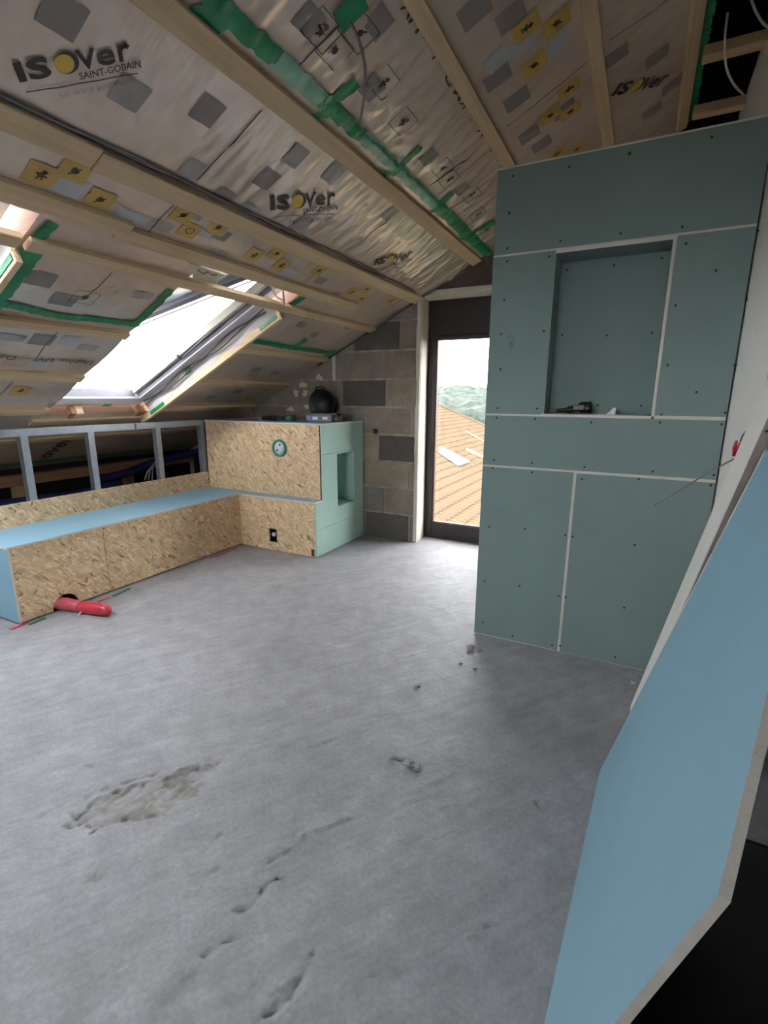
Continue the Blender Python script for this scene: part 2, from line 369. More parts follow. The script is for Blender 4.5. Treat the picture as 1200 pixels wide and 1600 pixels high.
def foil_quad(u0, u1, y0, y1, off=0.0035, n=7):
    V = []; F = []
    for i in range(n+1):
        for j in range(n+1):
            u = u0+(u1-u0)*i/n; y = y0+(y1-y0)*j/n; V.append(R(u, y, wr(u, y)-off))
    for i in range(n):
        for j in range(n): a = i*(n+1)+j; F.append((a, a+1, a+n+2, a+n+1))
    return V, F
class Acc:
    def __init__(s): s.V = []; s.F = []
    def add(s, vf):
        b = len(s.V); s.V += vf[0]; s.F += [tuple(i+b for i in f) for f in vf[1]]
    def obj(s, name, mat, parent, smooth=True, **kw):
        if s.V: return mesh(name, s.V, s.F, mat, parent, smooth=smooth, **kw)

# ---- printed marks on the foil
g1, g2, g3, ye, bk = Acc(), Acc(), Acc(), Acc(), Acc()
def sq(acc, px, py, su=0.105, sy=0.105, off=0.0035):
    u, y = UY(px, py); acc.add(foil_quad(u-su/2, u+su/2, y-sy/2, y+sy/2, off)); return u, y
def outline(px, py, su=0.10, sy=0.12):
    u, y = UY(px, py)
    c = [(u-su/2, y-sy/2), (u+su/2, y-sy/2), (u+su/2, y+sy/2), (u-su/2, y+sy/2), (u-su/2, y-sy/2)]
    for a, b in zip(c, c[1:]): bk.add(foil_strip([a, b], 0.003, 0.0045, 0.02))
    return u, y
def blob(u, y, r, off=0.0055, n=10):
    V = [R(u, y, wr(u, y)-off)]; F = []
    for i in range(n):
        a = 2*math.pi*i/n; k = r*(0.8+0.4*random.random()); V.append(R(u+k*math.cos(a), y+k*math.sin(a), wr(u, y)-off)); F.append((0, 1+i, 1+(i+1) % n))
    return V, F
def figure(u, y, kind=0, s=1.0):
    if kind == 0:
        bk.add(blob(u+0.02*s, y+0.006, 0.013*s)); bk.add(blob(u-0.003*s, y, 0.013*s))
        for a, b in ((-0.03, -0.012), (-0.026, 0.014), (0.004, -0.024), (-0.004, 0.026)):
            bk.add(foil_strip([(u, y), (u+a*s, y+b*s)], 0.008*s, 0.0055))
    elif kind == 1: bk.add(blob(u, y, 0.018*s)); bk.add(foil_strip([(u-0.03*s, y-0.02*s), (u+0.025*s, y+0.02*s)], 0.006*s, 0.0055))
    else:
        c = [(u+0.026*s*math.cos(a), y+0.026*s*math.sin(a)) for a in np.linspace(0, 2*math.pi, 14)]
        for a, b in zip(c, c[1:]): bk.add(foil_strip([a, b], 0.005*s, 0.0055))
for px, py in ((322, 168), (95, 18), (345, 305), (415, 275)): sq(g1, px, py)
for px, py in ((200, 140), (385, 330), (460, 240), (300, 262), (520, 268), (610, 330), (470, 345)): sq(g2, px, py)
for px, py in ((740, 12), (776, 118), (806, 152)): sq(g1, px, py, 0.12, 0.11)
for px, py in ((826, 208), (845, 222), (796, 20), (880, 168)): sq(g1, px, py, 0.11, 0.11)
for px, py in ((1025, 85), (1018, 170), (962, 85), (1050, 130)): sq(g1, px, py, 0.11, 0.10)
for px, py in ((815, 65), (775, 90), (866, 75)): sq(g3, px, py)
for px, py in ((62, 432), (98, 464), (50, 585), (65, 528)): sq(g1, px, py, 0.10, 0.12)
for px, py in ((222, 458), (135, 540), (18, 525), (300, 330), (340, 395), (250, 350)): sq(g2, px, py, 0.06, 0.12)
for px, py in ((60, 565), (110, 530)): sq(g3, px, py, 0.09, 0.12)
for px, py in ((100, 285), (200, 340), (330, 360), (445, 425)): sq(g3, px, py, 0.10, 0.14)
for px, py in ((345, 365), (398, 392), (500, 437), (522, 460), (470, 505), (490, 520), (545, 510), (620, 455)): sq(g1, px, py, 0.07, 0.09)
for px, py in ((370, 610), (430, 580), (330, 618), (400, 575)): sq(g1, px, py, 0.08, 0.11)
for px, py, k in ((62, 268, 0), (155, 308, 1), (115, 262, 1), (285, 332, 1), (295, 357, 2), (340, 352, 1), (395, 396, 0), (432, 393, 1), (438, 412, 0), (500, 398, 0), (525, 410, 1), (498, 420, 1), (548, 455, 0), (572, 450, 1), (565, 465, 1), (610, 468, 0),
                  (820, 37, 0), (833, 97, 1), (868, 32, 1), (887, 135, 0), (858, 175, 1), (890, 170, 1), (868, 236, 0), (900, 230, 1), (30, 607, 0), (385, 620, 0), (630, 455, 1)):
    u, y = sq(ye, px, py, 0.10 if py > 230 else 0.11, 0.105, 0.0045); figure(u, y, k, 0.8)
for px, py in ((597, 122), (628, 185), (500, 40), (520, 70), (690, 258), (700, 275), (130, 460), (560, 45), (745, 330), (760, 355), (735, 300)): 
    u, y = outline(px, py); figure(u, y, random.choice((0, 1)), 0.8)
for px, py in ((578, 132), (668, 240), (720, 290), (590, 30), (480, 25)): sq(g1, px, py, 0.09, 0.10)
for y0 in (0.53, 1.705, 2.885, 4.06):
    for a, b in zip([-4.2, -3.55, -2.9, -2.37, -1.98, -1.42, -0.88, -0.36], [-3.8, -3.2, -2.66, -2.12, -1.58, -1.06, -0.47, -0.06]):
        if not in_open((a+b)/2, y0, 0.05): bk.add(foil_strip([(a, y0+0.02*math.sin(a*5)), ((a+b)/2, y0), (b, y0+0.01)], 0.0055, 0.0045, 0.02))
for acc, mt, nm in ((g1, P_GREY, 'dark_grey_print'), (g2, P_MID, 'grey_print'), (g3, P_BLUE, 'pale_print'), (ye, P_YEL, 'yellow_print'), (bk, P_BLK, 'black_print')):
    acc.obj(nm, mt, ceiling)

def text_mesh(s, bold=0.0):
    cu = bpy.data.curves.new('lettering', 'FONT'); cu.body = s; cu.size = 1.0; cu.offset = bold; cu.resolution_u = 3
    ob = bpy.data.objects.new('lettering', cu); COL.objects.link(ob)
    dg = bpy.context.evaluated_depsgraph_get(); me = bpy.data.meshes.new_from_object(ob.evaluated_get(dg))
    bpy.data.objects.remove(ob); bpy.data.curves.remove(cu)
    return me
def lettering(s, org, bvec, uvec, mat, bold=0.0, off=0.006, parent=None):
    """text on the foil: bvec = whole width, uvec = cap height, both in (u, y) metres"""
    me = text_mesh(s, bold); bm = bmesh.new(); bm.from_mesh(me)
    xs = [v.co.x for v in bm.verts]; x0, x1 = min(xs), max(xs); H = 0.69
    L = math.hypot(*bvec)
    for _ in range(2):
        long_ = [e for e in bm.edges if e.calc_length()*L/(x1-x0) > 0.03]
        if long_: bmesh.ops.subdivide_edges(bm, edges=long_, cuts=1)
    bmesh.ops.triangulate(bm, faces=bm.faces)
    for v in bm.verts:
        a = (v.co.x-x0)/(x1-x0); b = v.co.y/H
        u = org[0]+a*bvec[0]+b*uvec[0]; y = org[1]+a*bvec[1]+b*uvec[1]
        v.co = R(u, y, wr(u, y)-off)
    bm.to_mesh(me); bm.free(); me.materials.append(mat)
    return link(bpy.data.objects.new('lettering', me), parent or ceiling)
def logo(org, b, h, claim=True):
    """the ISOVER / SAINT-GOBAIN print: org baseline start, b full width, h cap height ((u,y))"""
    b = np.array(b); h = np.array(h); o = np.array(org)
    lettering('IS', o, b*0.285, h, P_BLK, 0.028)
    lettering('V', o+b*0.515, b*0.17, h*0.98, P_BLK, 0.022)
    lettering('e', o+b*0.685, b*0.16, h*1.10, P_BLK, 0.018)
    lettering('r', o+b*0.875, b*0.115, h*1.20, P_BLK, 0.020)
    c = o+b*0.405+h*0.5
    V = [R(*c, wr(*c)-0.0062)]; F = []; V2 = [R(*(c+b*0.012), wr(*c)-0.0055)]; F2 = []
    for i in range(24):
        a = 2*math.pi*i/24; p = c+b*0.085*math.cos(a)+h*0.50*math.sin(a); V.append(R(*p, wr(*c)-0.0062)); F.append((0, 1+i, 1+(i+1) % 24))
        p = c+b*(0.022+0.105*math.cos(a))+h*0.56*math.sin(a); V2.append(R(*p, wr(*c)-0.0055)); F2.append((0, 1+i, 1+(i+1) % 24))
    mesh('logo_disc', V, F, P_LOGO, ceiling); mesh('logo_shadow', V2, F2, P_BLK, ceiling)
    if claim:
        lettering('SAINT-GOBAIN', o+b*0.50-h*0.50, b*0.56, h*0.36, P_BLK, 0.012)
        V, F = foil_strip([o+b*0.02-h*0.62, o+b*1.02-h*0.80], 0.004, 0.0055, 0.03); mesh('logo_line', V, F, P_BLK, ceiling)
        lettering('So wird gedämmt', o+b*0.28-h*1.30, b*0.72, h*0.34, P_FNT, 0.0)
p0, p1, ph = UY(28, 122), UY(205, 85), UY(16, 92)
bb = (p1[0]-p0[0], p1[1]-p0[1]); hh = (ph[0]-p0[0], ph[1]-p0[1])
logo(p0, bb, hh)
q0, q1 = UY(420, 322), UY(520, 312); logo(q0, (q1[0]-q0[0], q1[1]-q0[1]), (0.066, -0.072))
q0, q1 = UY(582, 412), UY(640, 398); logo(q0, (q1[0]-q0[0], q1[1]-q0[1]), (0.06, -0.06))
q0, q1 = UY(953, 147), UY(1033, 128); logo(q0, (q1[0]-q0[0], q1[1]-q0[1]), (0.05, -0.06), False)
lettering('over', (-5.24, 2.54), (0.42, 0.04), (0.06, -0.13), P_BLK, 0.02)
lettering('Original  Vario KM', (-2.622, 1.44), (0, 0.70), (0.046, 0), P_TXT, 0.004)
lettering('Duplex UV  -  Das', (-3.50, 2.06), (0, -0.55), (-0.048, 0), P_TXT, 0.004)
lettering('Das Original  -  Vario KM Duplex UV', (-0.965, 3.55), (0, -1.70), (-0.042, 0), P_BLK, 0.006)
lettering('Vario KM', (-2.66, 3.08), (0, 0.32), (0.04, 0), P_TXT, 0.004)

# ---- adhesive tape on the foil (each strip a part)
def tape(px, width, mat=TAPE, jag=0.012, off=0.006):
    V, F = foil_strip([UY(*p) for p in px], width, off, 0.012, jag); return mesh('tape_strip', V, F, mat, ceiling, smooth=True)
ut = -1.40
def tape_uy(p, width, mat=TAPE, jag=0.010, off=0.006):
    V, F = foil_strip(p, width, off, 0.012, jag); return mesh('tape_strip', V, F, mat, ceiling, smooth=True)
tape_uy([(ut, 0.6), (ut, 1.62)], 0.068); tape_uy([(ut-0.005, 1.60), (ut, 1.92)], 0.07, TAPE_SHINE)
tape_uy([(ut, 1.88), (ut+0.005, 2.20)], 0.065); tape_uy([(ut+0.005, 2.18), (ut, 3.15)], 0.06, TAPE_SHINE)
tape_uy([(ut+0.02, 2.2), (ut+0.025, 3.2)], 0.014, TAPE, 0.006, 0.009)
tape_uy([(ut+0.005, 3.10), (ut, 4.25)], 0.075)
for px, w in (([(498, 172), (522, 150), (556, 122)], 0.05), ([(500, 170), (515, 158)], 0.08), ([(478, 188), (512, 160)], 0.04), ([(608, 268), (630, 248), (655, 222)], 0.05), ([(595, 272), (612, 262)], 0.05),
              ([(672, 328), (690, 310), (706, 296)], 0.05), ([(715, 372), (745, 356), (772, 342)], 0.06), ([(535, -6), (552, 22)], 0.11), ([(300, 32), (345, 15)], 0.10), ([(315, 40), (338, 0)], 0.06)):
    tape(px, w)
tape_uy([(-2.45, 1.335), (-2.6, 1.335)], 0.05); tape_uy([(-2.64, 1.34), (-3.3, 1.345)], 0.09)
tape_uy([(-3.04, 1.36), (-3.07, 1.62), (-3.05, 2.06)], 0.055); tape_uy([(-3.08, 2.075), (-2.68, 2.075)], 0.05)
tape_uy([(-2.62, 3.02), (-2.45, 3.02)], 0.06); tape_uy([(-3.04, 3.08), (-3.06, 3.6), (-3.05, 4.26)], 0.065); tape_uy([(-3.1, 3.62), (-2.9, 3.60)], 0.06)
tape_uy([(-2.68, 3.03), (-3.0, 3.05)], 0.03); tape_uy([(-3.0, 4.20), (-3.12, 4.22)], 0.11)
tape_uy([(-5.27, 1.1), (-5.30, 2.5), (-5.27, 4.25)], 0.075)
tape_uy([(0.065/CT, 0.8), (0.067/CT, 4.25)], 0.05)
# grey sealing bead along the gable
V, F = tube_data([R(u, YG-0.02+0.006*noise.noise((u*9, 0, 0)), -0.004) for u in np.arange(-3.3, -1.0, 0.04)], 0.016, 6); mesh('sealing_bead', V, F, CABLED, ceiling, smooth=True)

# ---- cables under the ceiling
def on_roof(px, py, w): return hit(px, py, NR, np.array([0, 0, RZ])+w*NR)
tube('ceiling_cable', smooth_path([R(X2U(-1.86)+0.052+0.006*math.sin(k*1.9), 0.6+k*0.29, -0.016-0.005*math.sin(k*2.3)) for k in range(13)]), 0.006, CABLED, None, 6, label='dark grey cable clipped along the upper edge of a ceiling lath', cat='cable')
tube('ceiling_cable', smooth_path([R(X2U(-1.86)+0.064+0.004*math.sin(k*2.4), 0.6+k*0.29, -0.014-0.004*math.sin(k*1.7)) for k in range(11)]), 0.005, CABLE, None, 6, label='pale grey cable running beside the dark cable on a ceiling lath', cat='cable')
tube('hanging_cable', smooth_path([on_roof(541, 25, -0.01), on_roof(556, 52, -0.05), on_roof(568, 90, -0.08), on_roof(571, 130, -0.09), on_roof(566, 170, -0.06), on_roof(560, 205, -0.012)]), 0.0055, CABLE, None, 8, label='grey cable drooping from the taped foil hole in ceiling', cat='cable')

# ================================================================== SKYLIGHTS
def skylight(idx, o, opened):
    u0, u1, y0, y1 = o
    w = thing('window_%d' % idx, 'white roof window in the foil slope' + (' above the bench, sash tilted open' if opened else ' at the left picture edge' if idx == 2 else ' behind the camera'), kind='structure')
    # rafters and trimmers lining the opening
    rbox('rafter', u0-0.25, u1+0.12, y0-0.06, y0-0.005, 0.012, 0.30, RAFT, w); rbox('rafter', u0-0.25, u1+0.12, y1+0.015, y1+0.09, 0.012, 0.15, RAFT, w)
    rbox('header', u1+0.02, u1+0.10, y0-0.005, y1+0.015, 0.04, 0.30, DARK, w); rbox('header', u1-0.045, u1+0.02, y0-0.005, y1+0.015, 0.055, 0.10, RAFTY, w)  # near-black piece stands for the shaded gap above the timber
    rbox('sill_beam', u0-0.16, u0-0.09, y0-0.05, y1+0.02, -0.028, 0.045, LATH, w)
    rbox('sill_back', u0-0.09, u0-0.07, y0-0.005, y1+0.015, 0.012, 0.14, RAFTY, w)
    for yy in (y0+0.20, y0+0.24, y1-0.09): rbox('sill_block', u0-0.088, u0-0.004, yy, yy+(0.055 if yy != y0+0.20 else 0.035), -0.012, 0.06, LATH if yy == y0+0.24 else RAFTY, w)
    rbox('lining_board', u0-0.14, -2.665, y1-0.012, y1+0.016, -0.062, 0.05, PINE, w, 0.002)
    V, F = foil_strip([(u0, y1-0.016), (u0, y1-0.016)], 0.01)
    # foil flap and tape on the far lining
    a = []
    n = 26
    for i in range(n):
        u = u0+0.02+(u1-u0-0.25)*i/(n-1); a += [R(u, y1-0.015, -0.02+0.012*math.sin(i*1.3)), R(u, y1-0.03-0.012*math.sin(i*0.9), 0.05+0.015*math.sin(i*2.1)), R(u, y1-0.05, 0.09)]
    mesh('foil_flap', a, [(3*i+k, 3*i+k+1, 3*i+k+4, 3*i+k+3) for i in range(n-1) for k in (0, 1)], FLAP, w, smooth=True)
    rbox('tape_strip', u0+0.02, u0+0.22, y1-0.017, y1-0.0125, -0.05, -0.02, TAPE, w, 0); rbox('tape_strip', -2.86, -2.68, y1-0.017, y1-0.0125, -0.045, -0.018, TAPE, w, 0)
    rbox('tape_strip', u0+0.62, u0+0.68, y1-0.045, y1-0.04, 0.02, 0.06, TAPE, w, 0)
    for k, rr in ((0, 0.006), (1, 0.005)):
        tube('cable', smooth_path([R(u0+0.05+(u1-u0-0.35)*i/9, y1-0.052-0.01*k, 0.028+0.022*k+0.012*math.sin(i*1.8+k*2)) for i in range(10)]), rr, CABLED, w, 6)
    # fixed frame
    fo, fw = 0.07, 0.075
    fu0, fu1, fy0, fy1 = u0+0.0, u1-0.05, y0+0.012, y1-0.045
    rbox('frame_bottom', fu0-0.05, fu0+0.09, fy0, fy1, fo, fo+0.075, WHITE, w); rbox('frame_top', fu1-0.06, fu1, fy0, fy1, fo+0.02, fo+0.10, WHITE, w)
    rbox('frame_side', fu0-0.05, fu1, fy0, fy0+0.02, fo, fo+0.10, WHITE, w)
    rbox('frame_side', fu0-0.05, fu1, fy1-0.075, fy1, fo, fo+0.075, WHITE, w)
    rbox('frame_step', fu0+0.09, fu1-0.06, fy1-0.115, fy1-0.075, fo+0.045, fo+0.10, plain('warm_white_lacquer', (0.88, 0.86, 0.80), 0.45), w)
    rbox('seal', fu0+0.09, fu1-0.06, fy1-0.079, fy1-0.073, fo+0.01, fo+0.048, GREYR, w, 0); rbox('seal', fu0+0.088, fu0+0.094, fy0+0.02, fy1-0.115, fo+0.02, fo+0.08, GREYR, w, 0)
    rbox('paper_strip', fu0-0.045, fu0-0.015, fy0+0.1, fy1-0.1, fo-0.003, fo-0.0005, FLAP, w, 0); rbox('tape_strip', fu0-0.05, fu0-0.01, fy0+0.48, fy0+0.55, fo-0.005, fo-0.003, TAPE, w, 0)
    # sash: hinged at the top, tilted outwards
    L = fu1-fu0-0.12
    ang = math.radians(15.5) if opened else 0.0
    h = np.array(R(fu1-0.06, 0, fo+0.105)); d = np.array([-math.cos(TH-ang), 0, -math.sin(TH-ang)]); nn = np.array([-math.sin(TH-ang), 0, math.cos(TH-ang)])
    def sb(name, a0, a1, ya, yb, t0, t1, mat):
        hexa(name, [h+d*a+np.array([0, b, 0])+nn*c for a, b, c in c8(a0, a1, ya, yb, t0, t1)], mat, sash, 0.002)
    sash = bpy.data.objects.new('sash', None); link(sash, w)
    ya, yb = fy0+0.03, fy1-0.08
    sb('sash_stile', 0, L, ya, ya+0.07, 0, 0.07, SASHM); sb('sash_stile', 0, L, yb-0.07, yb, 0, 0.07, SASHM); sb('sash_seal', 0.05, L-0.05, yb-0.076, yb-0.07, -0.008, 0.02, GREYR)
    sb('sash_rail', 0, 0.08, ya+0.07, yb-0.07, 0, 0.07, WHITE); sb('sash_rail', L-0.09, L, ya+0.07, yb-0.07, 0, 0.07, WHITE)
    sb('sash_seal', 0.02, L-0.02, yb-0.012, yb-0.004, -0.006, 0, GREYR)
    sb('awning_blind', 0.08, L-0.09, ya+0.07, yb-0.07, 0.045, 0.048, PANE_DIM) if opened else None  # opaque sheet added so the bright pane reads grey
    sb('pane', 0.08, L-0.09, ya+0.07, yb-0.07, 0.03, 0.038, GLASS)
    # opener arm
    if opened:
        yA = fy1-0.105
        P = [PY(362, 478, yA), PY(347, 497, yA), PY(280, 557, yA), PY(228, 600, yA)]
        arm = tube('opener_arm', P[:2]+[P[2]], 0.010, GREYR, w, 8); tube('opener_rod', [P[2], P[3]], 0.006, STEEL, arm, 8); 
        tube('opener_joint', [np.array(P[2])+(0, -0.02, 0), np.array(P[2])+(0, 0.02, 0)], 0.014, GREYR, arm, 8)
        tube('opener_rod', [np.array(P[1])+(0.0, 0.0, -0.02), np.array(P[2])+(0.03, 0, -0.01)], 0.004, STEEL, arm, 6)
    return w
for k, o in enumerate(OPEN): skylight(k+1, o, k == 0)
# label paper and loose strap at the skylight head
hd = thing('paper_label_flap', 'torn cream label paper hanging above the open roof window', 'paper')
a = [on_roof(298, 411, -0.02), on_roof(345, 427, -0.025), on_roof(352, 430, -0.03), on_roof(341, 435, 0.01), on_roof(340, 448, 0.02), on_roof(305, 446, 0.03), on_roof(301, 430, 0.0)]
o_ = prism('paper', a, (0.001, -0.0015, -0.001), PAPER, hd)
b_ = [np.array(on_roof(*p, -0.022))+np.array((0, -0.004, -0.002)) for p in ((310, 421), (318, 428), (326, 424), (332, 430), (340, 429))]
tube('ink_mark', b_, 0.0022, P_BLK, hd, 5)
st_ = [np.array(on_roof(*p)) for p in ((432, 450, 0.0), (434, 460, -0.03), (442, 478, -0.04))]
tube('dangling_foil_strap', smooth_path([on_roof(425, 448, 0.02), on_roof(432, 463, -0.01), on_roof(443, 470, -0.02), on_roof(444, 476, -0.03), on_roof(442, 452, -0.031)]), 0.007, FLAP, None, 8, label='white plastic strap dangling at the head of the open roof window', cat='strap')

# ================================================================== FLOOR
def floor_field():
    """list of grooves/ridges on the screed from the photo: (points, width, depth, kind)"""
    L = []
    def add(px, w, d): L.append(([PZ(*p, 0)[:2] for p in px], w, d))
    add([(0, 1290), (80, 1265), (190, 1225), (270, 1205), (345, 1186)], 0.012, -0.006)
    add([(135, 1285), (180, 1275), (240, 1283)], 0.010, -0.004)
    add([(105, 1310), (75, 1345), (50, 1390)], 0.008, -0.004); add([(0, 1332), (60, 1320)], 0.008, -0.003)
    add([(365, 1275), (330, 1320), (295, 1360)], 0.010, -0.005); add([(495, 1240), (470, 1270), (450, 1290)], 0.010, -0.005)
    add([(600, 1262), (530, 1280), (480, 1300), (440, 1330)], 0.014, 0.006); add([(440, 1335), (410, 1365)], 0.012, -0.005)
    add([(500, 1490), (470, 1525), (445, 1560), (415, 1595)], 0.016, -0.010); add([(480, 1480), (455, 1515), (430, 1550)], 0.022, 0.006)
    for k in range(7): add([(385-k*9+10*(k % 2), 1442+k*5), (340-k*11, 1490+k*6), (285-k*8, 1555+k*4)], 0.006, -0.0035)
    for k in range(6): add([(455-k*9, 1355+k*7), (425-k*8, 1385+k*6), (405-k*10, 1415+k*4)], 0.006, -0.004)
    add([(480, 1170), (500, 1163), (575, 1150)], 0.008, -0.004); add([(470, 1145), (560, 1125)], 0.006, -0.002)
    add([(650, 1510), (700, 1480), (760, 1450)], 0.010, 0.004); add([(870, 1160), (890, 1150), (935, 1146)], 0.006, -0.004)
    add([(850, 1045), (865, 1075)], 0.006, -0.002); add([(290, 1043), (315, 1058)], 0.006, -0.003); add([(420, 1000), (460, 1022)], 0.008, -0.003)
    add([(305, 1155), (330, 1175)], 0.010, -0.004); add([(395, 918), (415, 916)], 0.01, -0.003)
    for px in ((420, 957, .035), (30, 1193, .03), (150, 1195, .05), (650, 1076, .02), (620, 1188, .03), (642, 1200, .03), (848, 1178, .025), (900, 1112, .02), (790, 1090, .02), (160, 1368, .05), (345, 1360, .03), (735, 1020, .03), (425, 1017, .02), (5, 1445, .03), (240, 1517, .02), (850, 1255, .03), (600, 1530, .03), (430, 1016, .02)):
        p = PZ(px[0], px[1], 0)[:2]; L.append(([p-np.array([px[2]*0.6, 0.01]), p+np.array([px[2]*0.6, 0.01])], px[2]*0.6, -0.007))
    rq = random.Random(11)
    for k in range(70):
        p = np.array([rq.uniform(-2.6, 0.0), rq.uniform(0.8, 2.9)]); a_ = rq.uniform(0.5, 1.3); l_ = rq.uniform(0.005, 0.06); e_ = np.array([math.cos(a_), math.sin(a_)])*l_
        L.append(([p-e_, p+e_], rq.uniform(0.006, 0.013), rq.choice((-0.004, -0.003, 0.004))))
    return [( [np.array(q) for q in pts], w, d) for pts, w, d in L]
FF = floor_field()
GP = [PZ(*p, 0)[:2] for p in ((108, 1282), (150, 1248), (215, 1222), (290, 1200), (350, 1186), (318, 1215), (300, 1248), (245, 1274), (190, 1285), (140, 1292))]
def in_poly(p, poly):
    c = False
    for a, b in zip(poly, poly[1:]+poly[:1]):
        if (a[1] > p[1]) != (b[1] > p[1]) and p[0] < (b[0]-a[0])*(p[1]-a[1])/(b[1]-a[1])+a[0]: c = not c
    return c
gpc = sum(GP)/len(GP)
HOLE = (0.13, 1.25, -1.2, 1.72)
def build_floor():
    xs = sorted(set([-5.0, -4.4, -3.9] + list(np.arange(-3.4, -1.8, 0.012)) + list(np.arange(-1.8, 0.13, 0.008)) + [HOLE[0], 0.36, 0.8, HOLE[1], 1.35]))
    ys = [-2.6, HOLE[2], -0.4, 0.2]; y = 0.6
    while y < 4.6: ys.append(y); y += 0.0075 if y < 1.75 else 0.014 if y < 2.6 else 0.03
    ys += [4.62]; ys[int(np.argmin(np.abs(np.array(ys)-HOLE[3])))] = HOLE[3]
    X, Y = np.meshgrid(np.array(xs), np.array(ys), indexing='ij'); Z = np.zeros_like(X); ST_ = np.zeros_like(X)
    XD = X+0.010*np.sin(X*41+Y*33)+0.006*np.sin(Y*95-X*60)+0.003*np.sin(X*210+Y*170); YD_ = Y+0.010*np.sin(Y*37-X*45)+0.006*np.sin(X*88+Y*70)+0.003*np.sin(Y*190-X*230)
    for pts, w, d in FF:
        D = np.full_like(X, 9.0)
        for a, b in zip(pts, pts[1:]):
            ab = b-a; t = np.clip(((XD-a[0])*ab[0]+(YD_-a[1])*ab[1])/(ab@ab+1e-9), 0, 1)
            D = np.minimum(D, np.hypot(XD-a[0]-t*ab[0], YD_-a[1]-t*ab[1]))
        wob = np.clip(0.55+1.3*np.sin(X*47+Y*29)*np.cos(Y*61-X*17)+0.6*np.sin(X*130-Y*97), 0, 1.7)
        g = np.exp(-(D/(w*0.62))**2); Z += 0.8*d*g*wob; ST_ = np.maximum(ST_, (0.22 if d < 0 else 0.0)*g*wob)  # sunk grooves also darkened in colour, as shade in them
    for i in range(X.shape[0]):
        for j in range(X.shape[1]):
            x, y = X[i, j], Y[i, j]
            if y < 0.55 or x < -3.35 or x > 0.12: continue
            Z[i, j] += 0.0022*noise.noise((x*3, y*3, 0))+0.0013*noise.noise((x*11+y*9, y*6-x*4, 3))
            if y < 2.2:
                r = noise.noise((x*24-y*15, y*9+x*8, 7.7)); m_ = max(0, noise.noise((x*2.3, y*2.3, 5.1))+0.15)
                Z[i, j] += 0.0062*m_*r + 0.0045*max(0, noise.noise((x*1.9, y*1.9, 8.2)))*max(0, noise.noise((x*52-y*36, y*17+x*14, 2.2)))
            if abs(x-gpc[0]) < 0.7 and abs(y-gpc[1]) < 0.5:
                q = (x+0.05*noise.noise((x*14, y*14, 1))+0.025*noise.noise((x*50, y*50, 1)), y+0.05*noise.noise((x*14, y*14, 2))+0.02*noise.noise((x*50, y*50, 2)))
                if in_poly(q, GP):
                    r = noise.noise((x*45, y*45, 4)); r2 = noise.noise((x*17, y*17, 9)); Z[i, j] += -0.007+0.009*r+0.004*r2
                    ST_[i, j] = max(ST_[i, j], min(1, max(0.05, 0.5-0.8*r+0.9*r2)))
    V = np.stack([X, Y, np.minimum(Z, 0.008)], -1).reshape(-1, 3); ny = len(ys); F = []
    for i in range(len(xs)-1):
        for j in range(ny-1):
            cx, cy = (xs[i]+xs[i+1])/2, (ys[j]+ys[j+1])/2
            if HOLE[0] < cx < HOLE[1] and HOLE[2] < cy < HOLE[3]: continue
            F.append((i*ny+j, (i+1)*ny+j, (i+1)*ny+j+1, i*ny+j+1))
    o = mesh('floor', V, F, FLOOR, None, smooth=True, kind='structure', label='rough grey concrete screed floor')
    at = o.data.attributes.new('stain', 'FLOAT', 'POINT'); at.data.foreach_set('value', np.clip(ST_, 0, 1).reshape(-1).astype(np.float32))
    return o
floor = build_floor()
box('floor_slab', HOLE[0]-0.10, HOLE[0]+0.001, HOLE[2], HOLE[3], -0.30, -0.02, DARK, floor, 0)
# stairwell: near-black sides below the floor opening, shade put into their colour
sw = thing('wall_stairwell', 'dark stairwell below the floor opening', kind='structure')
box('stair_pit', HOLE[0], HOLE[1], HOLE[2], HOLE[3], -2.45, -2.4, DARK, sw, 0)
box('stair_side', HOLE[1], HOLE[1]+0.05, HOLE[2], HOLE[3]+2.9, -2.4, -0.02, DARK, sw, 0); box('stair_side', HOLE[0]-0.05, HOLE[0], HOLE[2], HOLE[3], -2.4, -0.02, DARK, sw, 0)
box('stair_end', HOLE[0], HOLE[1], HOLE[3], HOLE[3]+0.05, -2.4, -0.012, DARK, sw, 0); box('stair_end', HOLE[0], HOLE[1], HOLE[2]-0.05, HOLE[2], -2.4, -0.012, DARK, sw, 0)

# ================================================================== FAR GABLE WALL of concrete blocks
DX0, DX1, DZ1 = -1.87, -0.90, 2.27
wall_far = thing('wall_far', 'gable wall of grey and brown concrete blocks', kind='structure')
def zroof(x): return RZ+0.49*x
def gpoly(x0, x1, z0, z1, g=-0.012):
    """rectangle clipped under the roof line"""
    pts = [(x0, z0), (x1, z0), (x1, z1), (x0, z1)]; out = []
    f = lambda p: zroof(p[0])+g-p[1]
    for a, b in zip(pts, pts[1:]+pts[:1]):
        fa, fb = f(a), f(b)
        if fa >= 0: out.append(a)
        if (fa >= 0) != (fb >= 0):
            t = fa/(fa-fb); out.append((a[0]+(b[0]-a[0])*t, a[1]+(b[1]-a[1])*t))
    return out
def gprism(name, x0, x1, z0, z1, y, th, mat):
    p = gpoly(x0, x1, z0, z1, -0.012 if name == 'corner_strip' else 0.08)
    if len(p) >= 3: return prism(name, [(a, y, b) for a, b in p], (0, th, 0), mat, wall_far)
gprism('mortar_bed', -5.0, DX0-0.001, -0.02, 3.2, YG+0.002, 0.30, MORTAR)
gprism('mortar_bed', DX1, 0.46, -0.02, 3.7, YG+0.002, 0.30, MORTAR)
gprism('lintel', DX0-0.001, DX1+0.2, DZ1+0.03, 3.2, YG+0.004, 0.30, mk_block('lintel_concrete', (0.37, 0.335, 0.31)))
